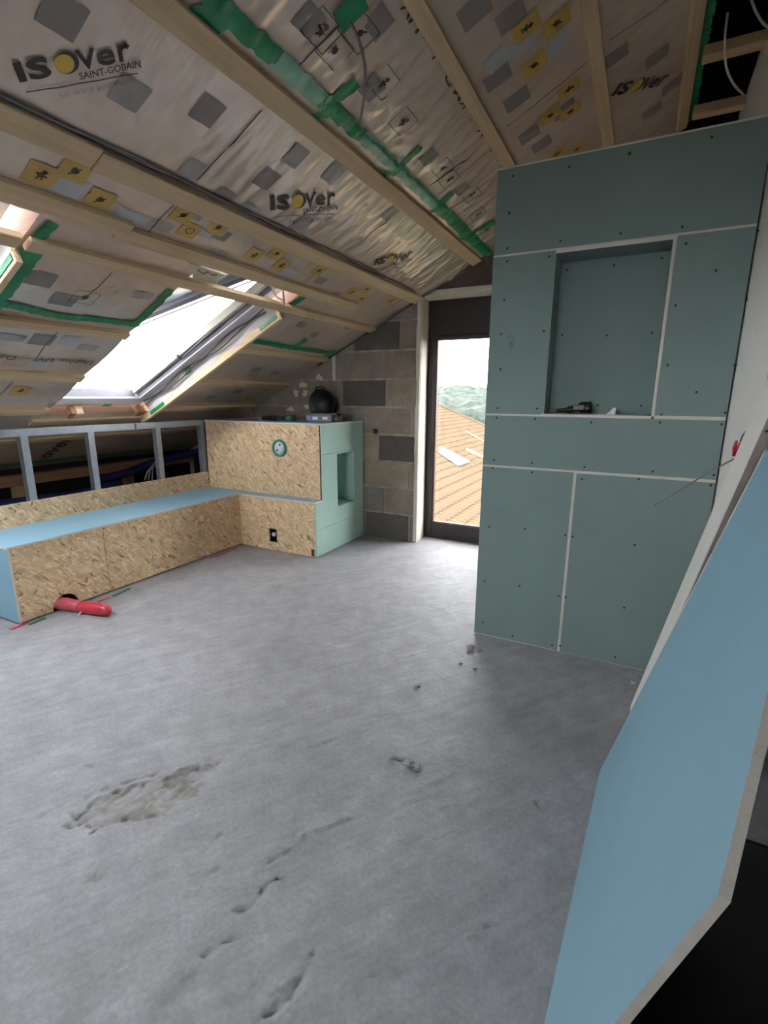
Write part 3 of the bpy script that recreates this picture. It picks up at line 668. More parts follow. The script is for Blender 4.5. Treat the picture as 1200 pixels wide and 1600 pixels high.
box('lintel_edge', DX0, DX1, YG+0.002, YG+0.36, DZ1-0.004, DZ1+0.04, PLASTER, wall_far, 0.003)
offs = [-2.42, -2.207, -2.42, -2.267, -2.417, -2.19, -2.235, -2.05, -2.30, -2.1]
dark = {(5, -2.19), (7, -2.05), (3, -1.777), (0, -1.93)}
rb = random.Random(3)
for k in range(9):
    z0, z1 = k*0.26+0.012, (k+1)*0.26-0.008
    if k == 0: z0 = -0.004
    x = offs[k]+0.49*2
    while x > -4.6:
        a, b = x-0.49+0.007, min(x-0.007, DX0-0.004)
        if b-a > 0.04 and b > -4.4:
            right = round(x, 3)
            mt = B_DARK if any(k == kk and abs(right-rr) < 0.02 for kk, rr in dark) else rb.choice([B_MID, B_GREY, B_LITE, B_MID])
            p = gpoly(a, b, z0, z1)
            if len(p) >= 3:
                dy = rb.uniform(-0.004, 0.003); o_ = prism('block', [(c, YG-0.004+dy, d) for c, d in p], (0, 0.02, 0), mt, wall_far)
        x -= 0.49
# uneven cream plaster on the door reveal, foam bead and corner strip
nz_ = 30; V = []; F = []
for i in range(nz_+1):
    z = 2.28*i/nz_; e = 0.012*noise.noise((0, 0, z*6))
    V += [(DX0-0.012+e, YG-0.006, z), (DX0+0.026+0.3*e, YG-0.012, z), (DX0+0.034+0.3*e, YG+0.01, z), (DX0+0.004, YG+0.235, z)]
for i in range(nz_):
    for k in (0, 1, 2): F.append((4*i+k, 4*i+k+1, 4*i+k+5, 4*i+k+4))
mesh('reveal_plaster', V, F, PLASTER, wall_far, smooth=False)
gprism('corner_strip', -2.79, -2.755, 1.2, 1.9, YG-0.006, 0.01, PLASTER)
for k in range(14):
    cx, cz = rb.uniform(-3.4, -2.85), rb.uniform(1.22, 1.6)
    if cz < zroof(cx)-0.1:
        V = [(cx, YG-0.011, cz)]; F = []
        for i in range(11):
            an = 2*math.pi*i/11; rr = rb.uniform(0.02, 0.06); V.append((cx+rr*math.cos(an), YG-0.007, cz+rr*0.8*math.sin(an))); F.append((0, 1+i, 1+(i+1) % 11))
        mesh('plaster_dab', V, F, PLASTER, wall_far)
lathe('pipe_stub', [(0.0, -0.01), (0.022, -0.01), (0.026, 0.0)], (-2.30, YG-0.005, 1.07), BLACK, wall_far, 12, 'y')

# ================================================================== DOOR in the gable
door = thing('door_1', 'tall glazed terrace door with dark brown frame', kind='structure')
YD = 4.54
box('shutter_box', DX0, DX1, YD-0.012, YD+0.10, 1.955, DZ1-0.005, BLACKW, door, 0.004)
box('frame_stile', DX0, DX0+0.055, YD, YD+0.08, 0, 1.955, BLACKW, door, 0.004); box('frame_stile', DX1-0.055, DX1, YD, YD+0.08, 0, 1.955, BLACKW, door, 0.004)
box('threshold', DX0+0.055, DX1-0.055, YD, YD+0.08, 0, 0.055, BLACKW, door, 0.004)
box('sash_stile', DX0+0.05, DX0+0.092, YD-0.018, YD+0.06, 0.05, 1.955, BLACKW, door, 0.004); box('sash_stile', DX1-0.092, DX1-0.05, YD-0.018, YD+0.06, 0.05, 1.955, BLACKW, door, 0.004)
box('sash_rail', DX0+0.092, DX1-0.092, YD-0.018, YD+0.06, 0.055, 0.165, BLACKW, door, 0.004); box('sash_rail', DX0+0.092, DX1-0.092, YD-0.018, YD+0.06, 1.925, 1.955, BLACKW, door, 0.004)
BEAD = plain('red_brown_glazing_bead', (0.42, 0.27, 0.26), 0.5)
box('glazing_bead', DX0+0.092, DX0+0.102, YD-0.004, YD+0.03, 0.165, 1.925, BEAD, door, 0.001); box('glazing_bead', DX1-0.102, DX1-0.092, YD-0.004, YD+0.03, 0.165, 1.925, BEAD, door, 0.001)
box('glazing_bead', DX0+0.102, DX1-0.102, YD-0.004, YD+0.03, 0.165, 0.175, BEAD, door, 0.001); box('glazing_bead', DX0+0.102, DX1-0.102, YD-0.004, YD+0.03, 1.915, 1.925, BEAD, door, 0.001)
box('pane', DX0+0.10, DX1-0.10, YD+0.03, YD+0.038, 0.172, 1.918, GLASSD, door, 0)

# ================================================================== GREEN PARTITION with niche (wall_front)
wf = thing('wall_front', 'partition clad with green plasterboard and a niche', kind='structure')
Y0 = 2.705; T = 0.0125
XL, XR = -0.765, 0.339
NX0, NX1, NZ0, NZ1 = -0.455, 0.04, 1.318, 2.082
def screw_mesh():
    me = bpy.data.meshes.new('screw'); n = 8
    V = [(0.0046*math.cos(2*math.pi*i/n), -0.0008, 0.0046*math.sin(2*math.pi*i/n)) for i in range(n)]+[(0.0058*math.cos(2*math.pi*i/n), 0.0005, 0.0058*math.sin(2*math.pi*i/n)) for i in range(n)]
    me.from_pydata(V, [], [tuple(range(n))]+[(i, n+i, n+(i+1) % n, (i+1) % n) for i in range(n)]); me.materials.append(BLACK); return me
SCREW = screw_mesh()
def screw(p, parent, rot=(0, 0, 0), s=1.0):
    o = bpy.data.objects.new('screw', SCREW); o.location = tuple(map(float, p)); o.rotation_euler = rot; o.scale = (s, s, s); link(o, parent)
core = []
for a, b, c, d in ((XL+0.004, NX0-0.013, NZ0-0.2, NZ1+0.2), (NX1+0.013, XR-0.004, NZ0-0.2, NZ1+0.2), (XL+0.004, XR-0.004, 0, NZ0-0.2), (XL+0.004, XR-0.004, NZ1+0.2, 2.485), (NX0-0.013, NX1+0.013, NZ0-0.2, NZ0-0.013), (NX0-0.013, NX1+0.013, NZ1+0.013, NZ1+0.2)):
    box('joint_backing', a, b, Y0+0.003, Y0+0.20, c, d, FILL, wf, 0)
def gpanel(x0, x1, z0, z1): return board('plasterboard_panel', 'y', x0, x1, Y0, Y0+0.0029, z0, z1, GREEN, CORE, wf)
P1 = gpanel(XL, XR, 2.106, 2.492); P2 = gpanel(XL, NX0-0.001, 1.314, 2.097); P3 = gpanel(NX1+0.015, XR, 1.320, 2.096)
P4 = gpanel(XL, XR, 1.033, 1.304); P5 = gpanel(XL, -0.281, 0.006, 1.022); P6 = gpanel(-0.267, XR, 0.004, 1.019)
board('top_edge', 'z', XL, XR, Y0, Y0+0.20, 2.4921, 2.500, CORE, CORE, wf)
board('plasterboard_panel', 'x', XL, XL+0.0039, Y0+0.003, Y0+0.21, 0.004, 2.492, GREEN, CORE, wf)
board('plasterboard_panel', 'x', XR-0.0039, XR, Y0+0.003, Y0+0.21, 0.004, 2.492, GREEN, CORE, wf)
YN = Y0+0.185
NB = board('niche_back', 'y', NX0-0.01, NX1+0.01, YN, YN+T, NZ0-0.01, NZ1+0.01, GREEN, CORE, wf)
board('niche_side', 'x', NX0-0.0125, NX0, Y0+0.002, YN, NZ0-0.012, NZ1+0.012, GREEN, CORE, wf)
board('niche_side', 'x', NX1, NX1+0.0125, Y0-0.004, YN, NZ0-0.002, NZ1+0.012, GREEN, CORE, wf)
board('niche_lintel', 'z', NX0+0.0005, NX1, Y0-0.005, YN, NZ1, NZ1+0.016, GREEN, CORE, wf)
board('niche_sill', 'z', NX0-0.012, NX1+0.002, Y0-0.007, YN, NZ0-0.014, NZ0-0.0005, FILL, CORE, wf)
def cpx(l, ox, oy, s): return [(ox+a/s, oy+b/s) for a, b in l]
A_, B_ = (740, 180, 2.609), (740, 600, 2.609)
for par, lst in ((P1, cpx([(160, 248), (390, 210), (636, 156), (972, 88), (145, 398), (137, 542), (353, 513), (599, 482), (851, 455), (1176, 418)], *A_)),
                 (P2, cpx([(137, 595), (308, 576), (124, 752), (113, 892), (286, 880), (109, 1035), (98, 1194), (258, 1196)], *A_)),
                 (P3, cpx([(866, 523), (1163, 470), (988, 633), (1113, 750), (823, 776), (791, 1019), (1064, 1019), (909, 1129), (766, 1221), (1026, 1212)], *A_)),
                 (P4, cpx([(94, 1233), (251, 1239), (479, 1252), (760, 1253), (1012, 1260)], *A_)+cpx([(82, 309), (237, 322), (452, 339), (730, 357), (980, 371)], *B_)),
                 (P5, cpx([(77, 343), (239, 360), (63, 583), (209, 591), (374, 616), (45, 803), (187, 823), (347, 864), (37, 972), (159, 1026), (320, 1065)], *B_)),
                 (P6, cpx([(442, 388), (673, 388), (967, 413), (404, 622), (657, 657), (375, 870), (614, 912), (352, 1068), (577, 1114)], *B_))):
    for p in lst: screw(PY(*p, Y0-0.0006), par)
for p in cpx([(382, 631), (573, 611), (768, 583), (361, 897), (543, 897), (727, 887), (506, 1182), (683, 1184)], *A_): screw(PY(*p, YN-0.0006), NB)
# pencil notes on the upright panel
for pts in ([(794, 529), (800, 522), (803, 528)], [(796, 533), (803, 531), (799, 536), (795, 537), (803, 538)], [(794, 542), (803, 540)], [(797, 546), (801, 545)]):
    tube('pencil_mark', [PY(a, b, Y0-0.0004) for a, b in pts], 0.0012, P_BLK, P2, 5)

# ================================================================== RIGHT WALL, sheets leaning there
WX = 0.347
wr_ = thing('wall_right', 'white plasterboard wall beside the stairs', kind='structure')
board('plasterboard_sheet', 'x', WX, WX+0.0125, 2.03, YG, 0, 3.18, WHITEB, CORE, wr_)
box('wall_core', WX+0.013, WX+0.09, 2.04, YG, 0, 3.17, PLASTER, wr_, 0)

A0 = PZ(937, 1205, 0.0); B0 = PZ(850, 1600, 0.0); C0 = PX(1196, 702, 0.32)
nb = np.cross(B0-A0, C0-A0); nb /= np.linalg.norm(nb)
if nb[0] > 0: nb = -nb
hb = lambda u, v: hit(u, v, nb, A0)
p_near = hb(1122, 1398); p_cut = hb(1200, 1080)
low = hb(960, 1600); e_ = low-p_near
bot = p_near+e_*(p_near[2]/-e_[2])                      # where the near end meets the floor
top_dir = p_cut-p_near; tq = (C0[2]+0.01-p_cut[2])/top_dir[2]; p_top = p_cut+top_dir*tq
A0 = A0+np.array([0, 0, 0.001]); bot = bot+np.array([0, 0, 0.001])
lb = thing('leaning_plasterboard', 'blue-green plasterboard sheet with one corner cut off leaning beside the stairwell', 'plasterboard')
prism('sheet', [A0, bot, p_near, p_cut, p_top, C0], -nb*0.0135, [BLUE, COREG], lb)
ev = bot-A0; ev /= np.linalg.norm(ev); m_c = A0+(C0-A0)*0.42
prism('paper_edge', [m_c+nb*0.0002, m_c+ev*0.006+nb*0.0002, C0+ev*0.022-(C0-A0)*0.012+nb*0.0002, C0+nb*0.0002], nb*0.0008, CORE, lb)
# white plank leaning behind it
f0 = PZ(985, 1103, 0.0); f1 = PX(1200, 590, WX-0.012); e = f1-f0
nq = np.cross(e, np.array([0, -1.0, 0])); nq /= np.linalg.norm(nq)
if nq[0] > 0: nq = -nq
r1 = hit(1194, 659, nq, f0); r2 = hit(1081, 915, nq, f0); er = r1-r2
r0 = r2-er*(r2[2]/er[2]); f1x = f0+e*1.12; r1x = r2+er*((f1x[2]-r2[2])/er[2])
pl = thing('white_plank', 'narrow white board leaning on the wall behind the blue-green sheet', 'plank')
prism('plank_face', [f0, r0, r1x, f1x], -nq*0.004, WHITEB, pl)
prism('plank_core', [f0-nq*0.0041, r0-nq*0.0041, r1x-nq*0.0041, f1x-nq*0.0041], -nq*0.022, plain('plank_side_brown', (0.50, 0.455, 0.44), 0.7, spread=0.15, scale=20), pl)
for t_ in (0.55, 0.8, 0.9):
    p = r0+(r1x-r0)*t_-nq*0.014; tube('nail', [p, p+np.array([0, -0.004, 0])], 0.004, BLACK, pl, 6)
# wire end with red connectors
wq = thing('wire_end', 'thin grey wire with red clamps sticking out of white wall', 'wire')
wp = PX(1152, 706, WX-0.002)
tube('wire', smooth_path([PX(1147, 718, WX-0.001), PX(1147, 717, WX-0.03), PY(1105, 740, 2.25), PY(1022, 790, 2.35)]), 0.0032, CABLE, wq, 6)
tube('wire_clamp', [PX(1151, 689, WX-0.02), PX(1148, 700, WX-0.02), PX(1146, 713, WX-0.02)], [0.004, 0.008, 0.004], REDP, wq, 8)
tube('wire_clamp', [PX(1156, 692, WX-0.012), PX(1153, 702, WX-0.012), PX(1149, 712, WX-0.012)], [0.003, 0.006, 0.003], REDP, wq, 8)
tube('wire', smooth_path([PX(1165, 675, WX-0.008), PX(1161, 680, WX-0.012), PX(1157, 690, WX-0.012)]), 0.004, GREYR, wq, 6)

# ridge gap: timbers, near-black panels painted for the unlit space above, loose white cables
rg = thing('trim_ridge', 'dark open ridge gap with bare timbers', kind='structure')
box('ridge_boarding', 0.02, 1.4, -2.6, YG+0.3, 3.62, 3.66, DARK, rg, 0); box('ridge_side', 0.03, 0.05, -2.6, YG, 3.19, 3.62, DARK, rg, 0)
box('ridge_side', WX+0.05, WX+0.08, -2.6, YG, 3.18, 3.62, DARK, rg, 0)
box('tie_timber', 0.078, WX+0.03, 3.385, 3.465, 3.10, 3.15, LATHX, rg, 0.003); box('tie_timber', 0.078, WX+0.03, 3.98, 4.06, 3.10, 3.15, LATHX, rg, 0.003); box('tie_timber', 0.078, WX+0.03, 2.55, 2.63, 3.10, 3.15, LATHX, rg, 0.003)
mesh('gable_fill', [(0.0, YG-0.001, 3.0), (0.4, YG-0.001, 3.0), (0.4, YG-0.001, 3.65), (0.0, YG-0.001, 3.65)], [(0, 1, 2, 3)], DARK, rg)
tube('loose_cable', smooth_path([PZ(1137, 20, 3.24), PZ(1133, 60, 3.14), PZ(1135, 105, 3.06), PZ(1147, 132, 3.05), PZ(1161, 147, 3.06)]), 0.006, WIREW, None, 7, label='white cable end dangling from the dark ridge gap', cat='cable')
tube('loose_cable', smooth_path([PZ(1174, 0, 3.2), PZ(1185, 25, 3.12), PZ(1200, 42, 3.10), PZ(1230, 50, 3.12)]), 0.006, WIREW, None, 7, label='short white cable loop at the top right ridge corner', cat='cable')

# ================================================================== rest of the room shell (behind and beside the camera)
rs = thing('ceiling_right', 'right roof slope beyond the ridge', kind='structure')
mesh('foil_slope', [(WX+0.06, -2.6, 3.19), (WX+0.06, 2.04, 3.19), (1.32, 2.04, 2.72), (1.32, -2.6, 2.72)], [(0, 1, 2, 3)], FOIL, rs)
wrear = thing('wall_rear', 'white gable wall behind the camera with a window', kind='structure')
yb_ = -2.6
for a, b, c, d in ((-5.0, -1.4, -0.02, 3.7), (-1.4, 0.0, -0.02, 1.25), (-1.4, 0.0, 2.45, 3.7)):
    p = gpoly(a, min(b, 0.0), c, d) if a < 0 else []
    if len(p) >= 3: prism('wall_piece', [(x, yb_-0.2, z) for x, z in p], (0, 0.2, 0), WHITEB, wrear)
box('wall_piece', 0.0, 1.4, yb_-0.2, yb_, 0, 3.6, WHITEB, wrear, 0)  # unseen rear wall coloured white to bounce light
box('pane', -1.4, 0.0, yb_-0.1, yb_-0.09, 1.25, 2.45, GLASS, wrear, 0)  # unseen window added to carry fill light into the room
wst = thing('wall_stair', 'boarded wall on the far side of the stairs', kind='structure')
box('wall_piece', 1.31, 1.40, 0.5, YG, 0, 3.7, DARK, wst, 0); box('wall_piece', 1.30, 1.40, -2.6, 0.5, 0, 3.7, WHITEB, wst, 0)  # seen part near-black for shade; unseen part white to bounce fill light
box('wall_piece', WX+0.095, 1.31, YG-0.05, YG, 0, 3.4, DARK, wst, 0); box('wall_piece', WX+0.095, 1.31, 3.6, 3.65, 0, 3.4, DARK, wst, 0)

# ================================================================== KNEE WALL
KX = -3.80
wl = thing('wall_left', 'low knee wall of galvanised studs over an OSB strip', kind='structure')
board('osb_strip', 'x', KX-0.018, KX, -1.2, 3.548, 0.50, 0.662, OSB, OSB, wl)
def channel(name, y, z0, z1):
    """C-stud: web faces the room side, two flanges"""
    w, d, t = 0.05, 0.05, 0.0015; o = bpy.data.objects.new(name, None); 
    V = []; F = []
    for a in ((KX-0.02-d, KX-0.02, y, y+t), (KX-0.02-t, KX-0.02, y, y+w), (KX-0.02-d, KX-0.02, y+w-t, y+w)):
        b = len(V); V += c8(a[0], a[1], a[2], a[3], z0, z1); F += [tuple(i+b for i in f) for f in BF]
    o = mesh(name, V, F, STEEL, wl); return o
for y in (-1.15, -0.6, 0.05, 0.7, 1.32, 1.905, 2.385, 3.00, 3.505): channel('stud', y, 0.02, 1.125)
for a, b in ((-1.2, 2.79), (2.81, 3.09), (3.10, 3.55)):
    V = []; F = []
    for q in ((KX-0.018, KX-0.0165, a, b, 1.118, 1.168), (KX-0.075, KX-0.0165, a, b, 1.168, 1.1695), (KX-0.075, KX-0.0735, a, b, 1.118, 1.168)):
        k = len(V); V += c8(*q); F += [tuple(i+k for i in f) for f in BF]
    mesh('top_track', V, F, STEEL, wl)
# structure behind the studs
eave = thing('wall_eave', 'dark eave space with timber plate behind the knee wall', kind='structure')
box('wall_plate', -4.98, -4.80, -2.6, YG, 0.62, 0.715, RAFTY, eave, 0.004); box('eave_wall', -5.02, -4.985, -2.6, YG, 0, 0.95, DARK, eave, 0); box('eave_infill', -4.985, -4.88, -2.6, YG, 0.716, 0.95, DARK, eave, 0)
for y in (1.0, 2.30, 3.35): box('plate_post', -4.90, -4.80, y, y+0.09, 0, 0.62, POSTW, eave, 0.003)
box('eave_boarding', -4.99, -4.915, -2.6, YG, 0.0, 0.60, DARK, eave, 0)  # eave panels coloured near-black for the unlit space
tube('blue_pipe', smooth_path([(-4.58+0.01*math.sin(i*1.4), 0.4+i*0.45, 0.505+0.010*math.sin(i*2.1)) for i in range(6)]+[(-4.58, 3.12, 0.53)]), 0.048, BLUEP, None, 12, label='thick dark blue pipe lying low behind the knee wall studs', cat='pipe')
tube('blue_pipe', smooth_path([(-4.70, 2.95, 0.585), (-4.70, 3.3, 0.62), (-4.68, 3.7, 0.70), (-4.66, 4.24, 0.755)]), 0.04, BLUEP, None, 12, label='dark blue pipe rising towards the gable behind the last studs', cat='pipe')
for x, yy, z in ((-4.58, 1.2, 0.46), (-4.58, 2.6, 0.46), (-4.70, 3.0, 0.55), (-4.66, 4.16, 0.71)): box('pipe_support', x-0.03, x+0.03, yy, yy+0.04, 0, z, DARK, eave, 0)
cb = thing('cable_bundle', 'bundle of loose grey cable ends behind the OSB strip', 'cable')
for k in range(3): tube('cable', smooth_path([PX(226+k*6, 750, -3.92), PX(231+k*4, 737-k*2, -3.93-k*0.02), PX(238+k*2, 730-k*4, -3.94), PX(246+k, 716+k*3, -3.96)]), 0.007, CABLE, cb, 6)

# ================================================================== BENCH
BX, BY0, BY1, BZ = -3.305, 1.475, 3.434, 0.505
bench = thing('corner_bench', 'L-shaped built-in OSB bench with blue-green plasterboard top', 'bench')
BT = BZ-0.0125
V6 = [(KX, BY0, BT), (BX+0.006, BY0, BT), (BX+0.006, BY1-0.006, BT), (-2.432, BY1-0.006, BT), (-2.432, 3.548, BT), (KX, 3.548, BT)]
prism('seat_board', V6, (0, 0, 0.0125), [BLUE, CORE], bench)
def arch_panel(y0, y1, cy, r):
    pts = [(y0, 0.012), (cy-r, 0.012)]+[(cy-r*math.cos(a), 0.012+r*1.05*math.sin(a)) for a in np.linspace(0, math.pi, 16)[1:-1]]+[(cy+r, 0.012), (y1, 0.012), (y1, BT), (y0, BT)]
    return prism('front_panel', [(BX, y, z) for y, z in pts], (-0.018, 0, 0), OSB, bench)
fp = [arch_panel(BY0+0.013, 2.078, 1.765, 0.085)]
for a, b in ((2.082, 2.452), (2.455, BY1)): fp.append(board('front_panel', 'x', BX-0.018, BX, a, b, 0.012, BT, OSB, OSB, bench))
board('end_panel', 'y', KX, BX+0.004, BY0, BY0+0.0125, 0.012, BT, BLUE, CORE, bench)
box('bench_inside', KX+0.02, BX-0.20, BY0+0.03, BY1-0.02, 0.001, BT-0.03, DARK, bench, 0)  # near-black filling for the shade inside the hollow bench
sc_ = (0, 0, -math.pi/2)
rt = (0, 0, math.pi/2)
for p in ((20, 868), (28, 905), (32, 930), (36, 958), (42, 972), (60, 862), (75, 868), (120, 838), (135, 840), (150, 925), (143, 900), (166, 922), (170, 922), (162, 826), (200, 818), (66, 954), (60, 964), (110, 845)):
    q = PX(*p, BX+0.001); par = fp[0] if q[1] < 2.08 else fp[1]
    screw(q, par, rt, 0.8)
# counter front under the cupboard with square cut-out
CX1 = -2.442; cf = BY1
hx0, hx1, hz0, hz1 = PY(420, 826, cf)[0], PY(432, 826, cf)[0], PY(426, 847, cf)[2], PY(426, 826, cf)[2]
for a, b, c, d in ((BX+0.001, hx0, 0.004, BT), (hx1, CX1, 0.004, BT)): board('counter_panel', 'y', a, b, cf, cf+0.018, c, d, OSB, OSB, bench)
board('counter_panel', 'y', hx0, hx1, cf, cf+0.018, 0.004, hz0, OSB, OSB, bench); board('counter_panel', 'y', hx0, hx1, cf, cf+0.018, hz1, BT, OSB, OSB, bench)
board('cutout_back', 'y', hx0-0.03, hx1+0.03, cf+0.06, cf+0.065, hz0-0.03, hz1+0.03, BLACK, BLACK, bench)
box('corner_block', CX1-0.045, CX1-0.012, cf-0.003, cf+0.001, 0.012, 0.075, plain('dark_knot_wood', (0.30, 0.20, 0.15), 0.8), bench, 0.001)
box('edge_gap', CX1-0.002, CX1+0.0005, cf+0.001, cf+0.02, 0.004, BT, BLACK, bench, 0)
kp = PY(428, 835, cf+0.03)
lathe('socket_plug', [(0.0, -0.012), (0.016, -0.012), (0.020, -0.004), (0.020, 0.012), (0.0, 0.012)], kp, WHITEB, None, 14, 'y', label='white round plug inside the black cut-out of the bench', cat='plug')

# ================================================================== CORNER CUPBOARD
cup = thing('corner_cupboard', 'corner cupboard with OSB front and mint plasterboard side niche', 'cupboard')
CY, CZ = 3.55, 1.172
board('osb_front', 'y', KX, CX1-0.012, CY, CY+0.018, BZ+0.001, CZ-0.013, OSB, OSB, cup)
box('front_edge', CX1-0.011, CX1-0.0055, CY-0.001, CY+0.02, BZ+0.001, CZ-0.013, BLACK, cup, 0)
board('top_board', 'z', KX, CX1+0.012, CY-0.012, YG-0.025, CZ-0.0125, CZ, BLUE, CORE, cup)
SX0, SX1 = CX1, CX1+0.0125
ny0, ny1, nz0, nz1 = 3.79, 4.10, 0.402, 0.890
def mp(y0, y1, z0, z1): return board('side_panel', 'x', SX0, SX1, y0, y1, z0, z1, GREEN_DOORLIT, GREEN_DOORLIT, cup)
mp(CY, 4.118, 0.907, CZ-0.013); mp(CY, ny0-0.0, nz0, 0.904)          # above the niche line / left of niche
mp(cf+0.0005, CY-0.001, 0.249, BT-0.001); mp(CY+0.0, 4.118, 0.249, nz0-0.001); mp(ny1, 4.118, nz0, 0.904); mp(ny0, ny1, nz1, 0.904)
mp(cf+0.0005, 4.118, 0.006, 0.246); mp(4.121, YG-0.03, 0.006, CZ-0.013)
mp(CY-0.001+0.0, CY, BT, BZ)
nd = 0.30
board('niche_back', 'x', SX0-nd, SX0-nd+0.012, ny0, ny1, nz0, nz1, GREEN_DOORLIT, GREEN_DOORLIT, cup)
board('niche_side', 'y', SX0-nd, SX0, ny0-0.012, ny0, nz0, nz1, GREEN_DOORLIT, GREEN_DOORLIT, cup); board('niche_side', 'y', SX0-nd, SX0, ny1, ny1+0.012, nz0, nz1, GREEN_DOORLIT, GREEN_DOORLIT, cup)
board('niche_floor', 'z', SX0-nd, SX0, ny0, ny1, nz0-0.012, nz0, GREEN_DOORLIT, GREEN_DOORLIT, cup); board('niche_top', 'z', SX0-nd, SX0+0.012, ny0, ny1, nz1, nz1+0.012, GREEN_DOORLIT, CORE, cup)
# round green socket box in the OSB front
gs = thing('wall_socket_box', 'round green socket box with white cover in the cupboard OSB front', 'socket box')
gc = PY(437, 700, CY)
lathe('ring', [(0.058, 0.0), (0.060, -0.014), (0.078, -0.014), (0.080, -0.002), (0.080, 0.0)], gc+(0, -0.0005, 0), GREENP, gs, 28, 'y')
lathe('cover', [(0.0, -0.005), (0.058, -0.005), (0.059, 0.0)], gc+(0, -0.0005, 0), PALE, gs, 24, 'y')
for k in range(5):
    an = k*1.3; c = gc+np.array([0.03*math.cos(an), -0.007, 0.03*math.sin(an)]); tube('cover_knob', [c, c+(0, -0.004, 0)], 0.011, GREYP if k % 2 else WHITEB, gs, 8)

# things on top of the cupboard
q = PZ(486, 656, CZ)
cx_, cy_ = -2.65, 3.93
cs = thing('tool_case', 'flat grey tool case with pale labels on the corner cupboard', 'case')
box('case_body', cx_-0.14, cx_+0.14, cy_-0.10, cy_+0.10, CZ+0.0005, CZ+0.062, GREYP, cs, 0.008); box('case_lid', cx_-0.142, cx_+0.142, cy_-0.102, cy_+0.102, CZ+0.062, CZ+0.074, GREYP, cs, 0.005)
box('case_label', cx_-0.135, cx_-0.085, cy_-0.1045, cy_-0.1002, CZ+0.012, CZ+0.055, VIOL, cs, 0)
box('case_label', cx_-0.065, cx_-0.005, cy_-0.1045, cy_-0.1002, CZ+0.018, CZ+0.045, PALE, cs, 0); box('case_label', cx_+0.045, cx_+0.10, cy_-0.1045, cy_-0.1002, CZ+0.022, CZ+0.045, PALE, cs, 0)
bt = thing('black_tub', 'round black rubber tub standing on its side behind grey case', 'tub')
prof = [(0.0, 0.07), (0.10, 0.07), (0.115, 0.06), (0.145, -0.05), (0.150, -0.06), (0.142, -0.06), (0.11, 0.045), (0.0, 0.05)]
lathe('tub_body', prof, (-2.80, 4.16, CZ+0.151), BLACK, bt, 30, 'y')
tube('tub_handle', smooth_path([(-2.80-0.06, 4.10, CZ+0.29), (-2.80-0.03, 4.08, CZ+0.315), (-2.80+0.03, 4.08, CZ+0.315), (-2.80+0.06, 4.10, CZ+0.29)]), 0.006, BLACK, bt, 6)
wedge = thing('black_wedge', 'small black plastic clamp beside the grey tool case', 'clamp')
prism('clamp_body', [(-2.50, 3.86, CZ+0.0005), (-2.45, 3.86, CZ+0.0005), (-2.455, 3.86, CZ+0.05), (-2.475, 3.86, CZ+0.075), (-2.488, 3.86, CZ+0.04)], (0, 0.05, 0), BLACK, wedge)
tube('clamp_knob', [(-2.472, 3.858, CZ+0.03), (-2.472, 3.848, CZ+0.03)], 0.009, GREYP, wedge, 10)
gr_ = thing('green_tape_roll', 'dark green tape roll lying near front edge of cupboard top', 'tape roll')
lathe('roll', [(0.022, 0.0), (0.05, 0.0), (0.053, 0.006), (0.053, 0.048), (0.05, 0.053), (0.022, 0.053), (0.022, 0.0)], (-2.965, 3.82, CZ+0.0005), plain('dark_green_roll', (0.12, 0.36, 0.28), 0.5), gr_, 24)
lathe('roll_core', [(0.019, 0.001), (0.0215, 0.001), (0.0215, 0.052), (0.019, 0.052), (0.019, 0.001)], (-2.965, 3.82, CZ+0.0005), PAPER, gr_, 20)
sd = thing('cordless_screwdriver', 'dark cordless screwdriver lying on the cupboard beside tape roll', 'tool')
tube('tool_body', smooth_path([(-3.22, 3.72, CZ+0.026), (-3.15, 3.73, CZ+0.028), (-3.07, 3.74, CZ+0.028)], 4), [0.016]*4+[0.024]*4+[0.025], BLACK, sd, 10)
tube('tool_grip', [(-3.09, 3.74, CZ+0.03), (-3.06, 3.80, CZ+0.026), (-3.04, 3.86, CZ+0.026)], [0.018, 0.02, 0.024], plain('tool_grey_grip', (0.30, 0.28, 0.28), 0.6), sd, 10)
tube('tool_bit', [(-3.27, 3.715, CZ+0.026), (-3.22, 3.72, CZ+0.026)], 0.006, STEEL, sd, 8)
tube('red_pencil', [(-3.42, 3.66, CZ+0.0065), (-3.26, 3.70, CZ+0.0065)], 0.006, REDP, None, 6, label='red carpenter pencil on the far left of the cupboard top', cat='pencil')

# niche things in the green partition
kn = thing('utility_tool', 'black and mauve multi-tool lying in the green partition niche', 'tool')
zb = NZ0
tube('tool_body', smooth_path([(-0.40, Y0+0.055, zb+0.016), (-0.34, Y0+0.05, zb+0.022), (-0.28, Y0+0.04, zb+0.034), (-0.235, Y0+0.035, zb+0.036)], 4), [0.010]*4+[0.017]*4+[0.028]*4+[0.031], BLACK, kn, 12)
box('tool_panel', -0.315, -0.262, Y0+0.004, Y0+0.014, zb+0.022, zb+0.048, plain('mauve_plastic', (0.45, 0.36, 0.38), 0.5), kn, 0.004)
tube('tool_blade', [(-0.46+0.02, Y0+0.06, zb+0.012), (-0.40, Y0+0.055, zb+0.016)], 0.006, GREYR, kn, 8)
tube('tool_button', [(-0.245, Y0+0.006, zb+0.03), (-0.245, Y0+0.001, zb+0.03)], 0.007, GREYP, kn, 8)
wf_ = prism('white_anchor', [(-0.165, Y0+0.05, zb+0.0005), (-0.118, Y0+0.05, zb+0.0005), (-0.118, Y0+0.05, zb+0.034), (-0.132, Y0+0.05, zb+0.034), (-0.145, Y0+0.05, zb+0.014)], (0, 0.03, 0), PALE, None, label='small white plastic bracket in the green partition niche', cat='bracket')
